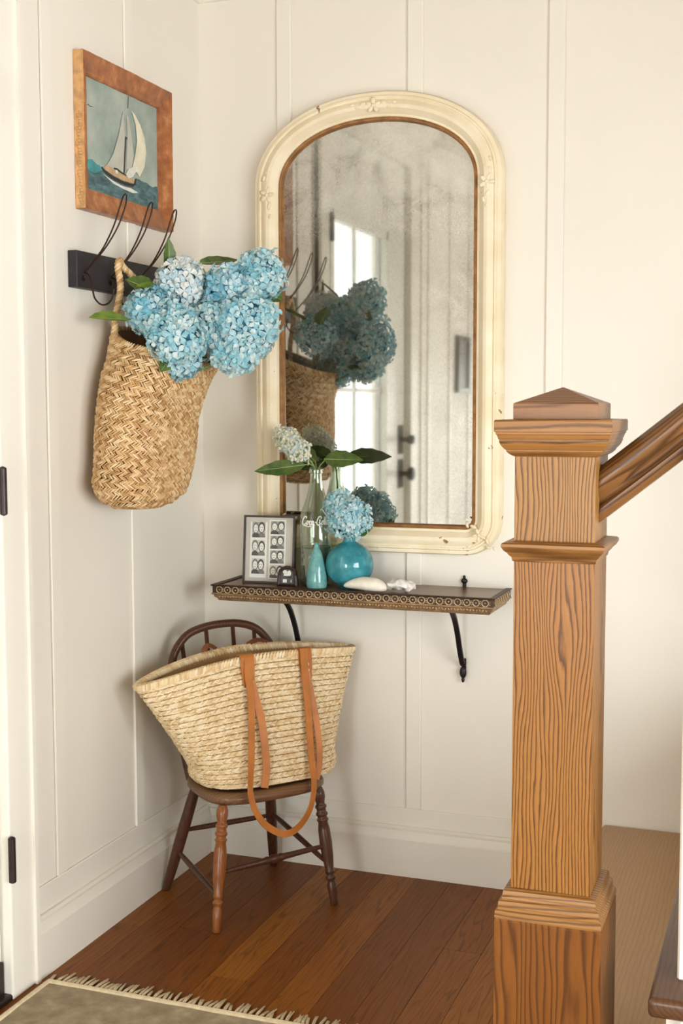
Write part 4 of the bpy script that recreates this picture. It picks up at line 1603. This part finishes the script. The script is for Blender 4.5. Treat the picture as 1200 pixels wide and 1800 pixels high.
def C(u, v, lay=1):
    """point on the canvas, u right, v up, both 0..1"""
    return (CX + .00035 * lay, lerp(SY0, SY1, u), lerp(SZ0, SZ1, v))


def flat(name, mat, uv, lay, par=cv):
    m_ = MB()
    m_.prism([C(u, v, lay) for u, v in uv], (-.0002, 0, 0))
    return m_.build(name, mat, par)


seatop = [(u, .235 + .012 * sin(u * 19) + .008 * sin(u * 47)) for u in [i / 24 for i in range(25)]]
flat('painted_sea', M_sea, [(0, 0), (1, 0)] + list(reversed(seatop)), 1)
flat('painted_wave', M_seat_teal, [(.0, .20), (.03, .27), (.09, .285), (.14, .255), (.19, .25), (.22, .22), (.12, .17), (.05, .175)], 2)
flat('painted_wake', M_foam, [(.22, .19), (.35, .155), (.48, .135), (.60, .14), (.70, .12), (.63, .10), (.5, .11), (.36, .13)], 2)
flat('painted_hull', M_hull, [(.20, .235), (.24, .20), (.36, .165), (.50, .15), (.62, .155), (.665, .19), (.68, .25), (.655, .24), (.64, .185), (.50, .178), (.36, .195), (.25, .225), (.21, .25)], 3)
flat('painted_deck', M_deck, [(.235, .235), (.36, .20), (.50, .185), (.635, .19), (.65, .235), (.55, .235), (.45, .245), (.36, .265), (.26, .275)], 4)
flat('painted_jib', M_sail2, [(.27, .275), (.36, .40), (.44, .60), (.50, .82), (.52, .60), (.50, .40), (.485, .25), (.38, .262)], 5)
flat('painted_spinnaker', M_sail, [(.61, .86), (.66, .84), (.74, .76), (.80, .65), (.82, .52), (.79, .38), (.72, .27), (.655, .32), (.615, .33), (.66, .46), (.69, .60), (.675, .74), (.635, .83)], 5)
flat('painted_mainsail', M_sail2, [(.55, .80), (.575, .79), (.62, .6), (.64, .45), (.61, .32), (.535, .30), (.55, .5), (.56, .65)], 3)
flat('painted_crew', M_foam, [(.52, .25), (.56, .31), (.62, .34), (.70, .36), (.72, .32), (.66, .30), (.62, .25), (.56, .22)], 7)
flat('painted_cabin', M_hull, [(.36, .275), (.40, .28), (.46, .262), (.53, .245), (.53, .235), (.45, .25), (.40, .262), (.36, .26)], 6)
flat('painted_porthole', M_foam, [(.395 + .02 * cos(a), .245 + .018 * sin(a)) for a in [2 * PI * i / 10 for i in range(10)]], 7)
flat('painted_mast', M_hull, [(.495, .25), (.505, .25), (.535, .58), (.55, .575), (.55, .59), (.525, .60)], 6)
flat('painted_masthead', M_hull, [(.563, .865), (.569, .865), (.577, .98), (.572, .98)], 6)
flat('painted_gull', M_hull, [(.03, .735), (.05, .748), (.065, .738), (.085, .738), (.12, .752), (.085, .745), (.068, .743), (.05, .754)], 3)

# small framed picture farther along the left wall, seen only in the mirror
rp = thing('framed_picture', 'small dark framed picture reflected at the right edge of the mirror', 'picture', (WX, -2.60, 1.215))
m = MB()
for y0, y1, z0, z1 in ((-2.70, -2.68, 1.215, 1.465), (-2.52, -2.50, 1.215, 1.465), (-2.68, -2.52, 1.215, 1.235), (-2.68, -2.52, 1.445, 1.465)):
    m.box(WX + .0005, WX + .02, y0, y1, z0, z1)
m.build('frame', M_darkframe, rp)
MB().box(WX + .0005, WX + .010, -2.68, -2.52, 1.235, 1.445).build('print', M_grey[2], rp)

# ================================================================== child's chair
CH = (.214, -.249, 0)
CA = math.atan2(.788, .616)
ch = thing('windsor_chair', 'small dark brown hoop back wooden chair in the corner under a straw tote', 'chair', CH, CA)
TZs, BZs = .290, .264                 # seat top and underside


def seat_outline(n=44, g=0.0):
    pts = []
    for i in range(n):
        a = 2 * PI * i / n
        c_, s_ = cos(a), sin(a)
        e = 2 / 3.2
        hx = .150 - g
        hy = .128 - g
        x_ = hx * math.copysign(abs(c_) ** e, c_)
        y_ = hy * math.copysign(abs(s_) ** e, s_)
        x_ *= 1 - .10 * (y_ / .128) * .6       # narrower at the back
        pts.append((x_ + .02, y_ + .004))
    return pts


rows = []
for g, z_ in ((.012, BZs), (.004, BZs + .002), (.0, BZs + .008), (.0, TZs - .010), (.003, TZs - .004), (.010, TZs), (.03, TZs - .002), (.07, TZs - .006), (.12, TZs - .007)):
    rows.append([(x_, y_, z_) for x_, y_ in seat_outline(44, g)])
MB().loops(rows).build('seat', M_seat, ch, True, local=True, angle=50)


def leg_T(foot, top):
    f_, t_ = Vector(foot), Vector(top)
    v = t_ - f_
    q = Vector((0, 0, 1)).rotation_difference(v.normalized())
    return Matrix.Translation(f_) @ q.to_matrix().to_4x4(), v.length


feet = {'fl': ((-.153, -.142, 0), (-.112, -.098, BZs + .004)), 'fr': ((.150, -.146, 0), (.136, -.098, BZs + .004)),
        'bl': ((-.145, .144, 0), (-.086, .088, BZs + .004)), 'br': ((.151, .147, 0), (.112, .096, BZs + .004))}
turned = [(.0075, 0), (.009, .003), (.0085, .012), (.0105, .028), (.0110, .045), (.0085, .052), (.0085, .056), (.0115, .060), (.0115, .064), (.0085, .067), (.0085, .070), (.0110, .073), (.0108, .077), (.0098, .080),
          (.0135, .110), (.0150, .140), (.0140, .170), (.0112, .188), (.0135, .191), (.0140, .194), (.0112, .197), (.0112, .201), (.0140, .204), (.0140, .208), (.0112, .211), (.0108, .217), (.0138, .221), (.0135, .225), (.0105, .228), (.0105, .232), (.0135, .245), (.0130, .256), (.0090, .266)]
plain = [(.0085, 0), (.0100, .004), (.0120, .05), (.0138, .11), (.0140, .16), (.0132, .22), (.0115, .27)]
for k, (ft, tp) in feet.items():
    T, L_ = leg_T(ft, tp)
    pr_ = turned if k[0] == 'f' else plain
    sc = L_ / pr_[-1][1]
    MB().lathe([(a, b * sc) for a, b in pr_], (0, 0, 0), 18, True, T).build('leg', M_leghoney if k == 'fl' else M_chair, ch, True, local=True, angle=60)


def at_leg(k, z_):
    f_, t_ = Vector(feet[k][0]), Vector(feet[k][1])
    return f_.lerp(t_, (z_ - f_.z) / (t_.z - f_.z))


def stretcher(a, b, bulb=False):
    T, L_ = leg_T(a, b)
    if bulb:
        pr_ = [(.0045, 0), (.0060, L_ * .15), (.0072, L_ * .40), (.0095, L_ * .44), (.0075, L_ * .455), (.0100, L_ * .48), (.0100, L_ * .52), (.0075, L_ * .545), (.0095, L_ * .56), (.0072, L_ * .60), (.0060, L_ * .85), (.0045, L_)]
    else:
        pr_ = [(.0045, 0), (.0062, L_ * .2), (.0070, L_ * .5), (.0062, L_ * .8), (.0045, L_)]
    MB().lathe(pr_, (0, 0, 0), 12, True, T).build('stretcher', M_chair, ch, True, local=True, angle=60)


stretcher(at_leg('fl', .125), at_leg('fr', .135), True)
stretcher(at_leg('bl', .150), at_leg('br', .142))
stretcher(at_leg('bl', .100), at_leg('fl', .075))
stretcher(at_leg('br', .150), at_leg('fr', .092))


def bow_pt(u_, z_):
    return Vector((u_, lerp(.112, .166, (z_ - .29) / .34), z_))


hoop = smooth_path([bow_pt(-.094, .272), bow_pt(-.103, .33), bow_pt(-.112, .40), bow_pt(-.119, .47), bow_pt(-.120, .525), bow_pt(-.108, .570), bow_pt(-.074, .607), bow_pt(-.028, .622), bow_pt(.022, .626),
                    bow_pt(.072, .622), bow_pt(.116, .605), bow_pt(.148, .568), bow_pt(.160, .525), bow_pt(.158, .47), bow_pt(.150, .40), bow_pt(.140, .33), bow_pt(.130, .272)], 5)
MB().tube(hoop, .0098, 10).build('bow', M_chair, ch, True, local=True, angle=0)
for u0_, u1_, zt_ in ((-.070, -.088, .600), (-.020, -.022, .620), (.048, .050, .624), (.098, .108, .606)):
    a, b = bow_pt(u0_, .272), bow_pt(u1_, zt_)
    T, L_ = leg_T(a, b)
    MB().lathe([(.0048, 0), (.0062, L_ * .3), (.0066, L_ * .5), (.0050, L_)], (0, 0, 0), 10, True, T).build('spindle', M_chair, ch, True, local=True, angle=0)

# ================================================================== straw tote on the chair
tote = thing('straw_tote', 'pale straw market tote with long tan leather straps on the chair', 'bag', Vector(CH) + Vector((0, 0, TZs)), CA)


def tsec(t):
    hx = lerp(.163, .286, t ** 1.15) + .010 * math.exp(-((t - .07) / .06) ** 2)
    hy = lerp(.098, .060, t ** 1.2)
    cu = lerp(.042, .008, t)
    cn = lerp(.012, .004, t)
    return cu, cn, hx, hy


def tote_pt(th, t, off=0.0):
    cu, cn, hx, hy = tsec(t)
    e = 2 / lerp(2.8, 2.1, t)
    c_, s_ = cos(th), sin(th)
    x_ = cu + (hx + off) * math.copysign(abs(c_) ** e, c_)
    y_ = -cn + (hy + off) * math.copysign(abs(s_) ** e, s_)
    # rim droops at both ends, more on the left
    zr = .300 - (.052 * max(-c_, 0) ** 1.6 + .020 * max(c_, 0) ** 2)
    z_ = .0055 + (zr - .0055) * t
    # bag slumps a little: soft horizontal dents
    dent = .0035 * sin(7 * t + 2 * c_) * (1 - t)
    return Vector((x_, y_ * (1 + dent * 4), z_))


N = 72
rows = [[tote_pt(2 * PI * i / N, t, -.0042) for i in range(N)] for t in [k / 30 for k in range(31)]]
rows_in = [[tote_pt(2 * PI * i / N, t, -.009) for i in range(N)] for t in [1 - k / 12 * .96 for k in range(13)]]
MB().loops(rows + rows_in).build('tote_wall', M_totein, tote, True, local=True)
tp_ = lambda th, t: tote_pt(th, t)
weave(tp_, 22, .0066, .0145, .0060, .0024, .36, .005, .975, .3, .16, .34).build('braid', M_tote, tote, True, local=True, kind='stuff', fixn=False, angle=0)
rim = MB()
for i in range(230):
    th = 2 * PI * i / 230
    p, du, dv, n = surf(tp_, th, .99)
    d_ = (dv * .85 + du * .5).normalized()
    rim.strand(p + n * .002 - dv * .002, d_, n, .016, .0085, .0035)
    rim.strand(p - n * .010 - dv * .002, d_, -n, .016, .0085, .0035)
    rim.strand(p + dv * .004 - n * .004, (n * .9 + du * .35).normalized(), dv, .016, .0085, .0035)
rim.build('rim', M_tote, tote, True, local=True, fixn=False, angle=0)


def TL(L_):
    return [Vector((a, b, c - TZs)) for a, b, c in L_]


main = [(-.032, -.073, .586), (-.036, -.080, .551), (-.037, -.094, .508), (-.042, -.106, .447), (-.051, -.121, .374), (-.058, -.129, .320), (-.064, -.141, .296), (-.058, -.149, .262), (-.034, -.150, .225), (.002, -.150, .199), (.031, -.150, .194),
        (.061, -.149, .209), (.085, -.149, .242), (.098, -.143, .285), (.103, -.129, .325), (.104, -.116, .389), (.109, -.098, .464), (.111, -.082, .540), (.113, -.073, .594)]
sp = smooth_path(TL(main), 5)
MB().ribbon(sp, [Vector((.35 * (1 if .25 < i / len(sp) < .75 else .2), -1, .1)) for i in range(len(sp))], [lerp(.021, .0155, min(1, 6 * min(i, len(sp) - 1 - i) / len(sp))) for i in range(len(sp))], .003).build('handle', M_leather, tote, True, local=True, angle=50)
for nm, tail, wd in (('strap_tail', [(-.029, -.083, .537), (-.024, -.092, .499), (-.015, -.101, .452), (-.012, -.112, .392), (-.012, -.119, .342), (-.020, -.124, .299)], .017),
                     ('strap_tail', [(.117, -.080, .538), (.123, -.088, .493), (.129, -.096, .448), (.131, -.110, .384), (.128, -.117, .333), (.117, -.122, .296)], .0145)):
    sp = smooth_path(TL(tail), 5)
    MB().ribbon(sp, Vector((-.25, -1, 0)), wd, .0026).build(nm, M_leather, tote, True, local=True, angle=50)
for ux in (-.030, .114):
    th = -PI / 2 + math.asin(max(-1, min(1, (ux - .008) / .286)))
    P = tote_pt(th, .99)
    q = [P + Vector((0, .016, -.03)), P + Vector((0, .014, .0)), P + Vector((0, .004, .0085)), P + Vector((0, -.007, .004)), P + Vector((0, -.009, -.015)), P + Vector((.0, -.013, -.045)), P + Vector((.001, -.0155, -.062))]
    sp = smooth_path(q, 4)
    nr_ = [Vector((0, 1, 0))] * 4 + [Vector((0, .5, 1))] * 6 + [Vector((0, -1, .1))] * 99
    MB().ribbon(sp, nr_[:len(sp)], [.034] * (len(sp) - 8) + [.034 - .0013 * k for k in range(8)], .0026).build('strap_tab', M_leather, tote, True, local=True, angle=50)
    rv_ = MB()
    for dz in (-.028, -.042):
        rv_.ball(P + Vector((.004, -.0135 + (.0 if dz > -.03 else -.002), dz)), .0034, .0022, .0042, 10, 6)
    rv_.build('rivet', M_brass if ux < 0 else M_shell, tote, True, local=True)
# back handle, standing up a little behind the rim
for cu, w_ in ((-.066, .03), (.062, .055)):
    q = [Vector((cu - w_ / 2, .050, .285)), Vector((cu - w_ / 2 + .002, .056, .300)), Vector((cu, .058, .309)), Vector((cu + w_ / 2, .056, .300)), Vector((cu + w_ / 2 + .004, .05, .285))]
    sp = smooth_path(q, 5)
    MB().ribbon(sp, Vector((0, -.4, .9)), .014, .003).build('rear_strap', M_leather2, tote, True, local=True, angle=50)

# ================================================================== rug
RX0, RX1, RY0, RY1 = .024, .93, -1.95, -.795
rug = thing('woven_rug', 'olive grey flatwoven rug with cream fringe at the lower left', 'rug', ((RX0 + RX1) / 2, (RY0 + RY1) / 2, 0))
m = MB()
nx, ny = 40, 48
top = []
for j in range(ny + 1):
    top.append([(lerp(RX0, RX1, i / nx), lerp(RY0, RY1, j / ny), .006 + .0014 * noise.noise(Vector((i * .4, j * .4, 0)))) for i in range(nx + 1)])
m.loops(top, closed=False, caps=False)
ext = bmesh.ops.extrude_face_region(m.b, geom=list(m.b.faces))
for v in [e for e in ext['geom'] if isinstance(e, bmesh.types.BMVert)]:
    v.co.z = .0004
m.build('rug_field', M_rug, rug, True)
MB().tube([(RX0, lerp(RY0, RY1, i / 30), .0055) for i in range(31)], .0055, 8).build('selvedge', M_rugedge, rug, True)
MB().tube([(RX1, lerp(RY0, RY1, i / 30), .0055) for i in range(31)], .0055, 8).build('selvedge', M_rugedge, rug, True)
MB().tube([(lerp(RX0, RX1, i / 40), RY1, .0055) for i in range(41)], .0062, 8).build('end_binding', M_rugedge, rug, True)
nt = 84
for i in range(nt):
    xx = lerp(RX0 + .004, RX1 - .004, (i + random.uniform(-.25, .25)) / (nt - 1))
    m = MB()
    lean = random.uniform(-.010, .004)
    L_ = random.uniform(.034, .050)
    for s_ in range(3):
        o_ = random.uniform(-.0035, .0035)
        p = [(xx + o_ * .2, RY1 + .003, .006), (xx + o_ * .5 + lean * .4, RY1 + .003 + L_ * .4, .0058), (xx + o_ + lean, RY1 + .003 + L_ * random.uniform(.85, 1.1), .0028)]
        m.tube(p, [.0028, .0027, .0014], 5)
    m.build('tassel', M_rugedge, rug, True, angle=0)
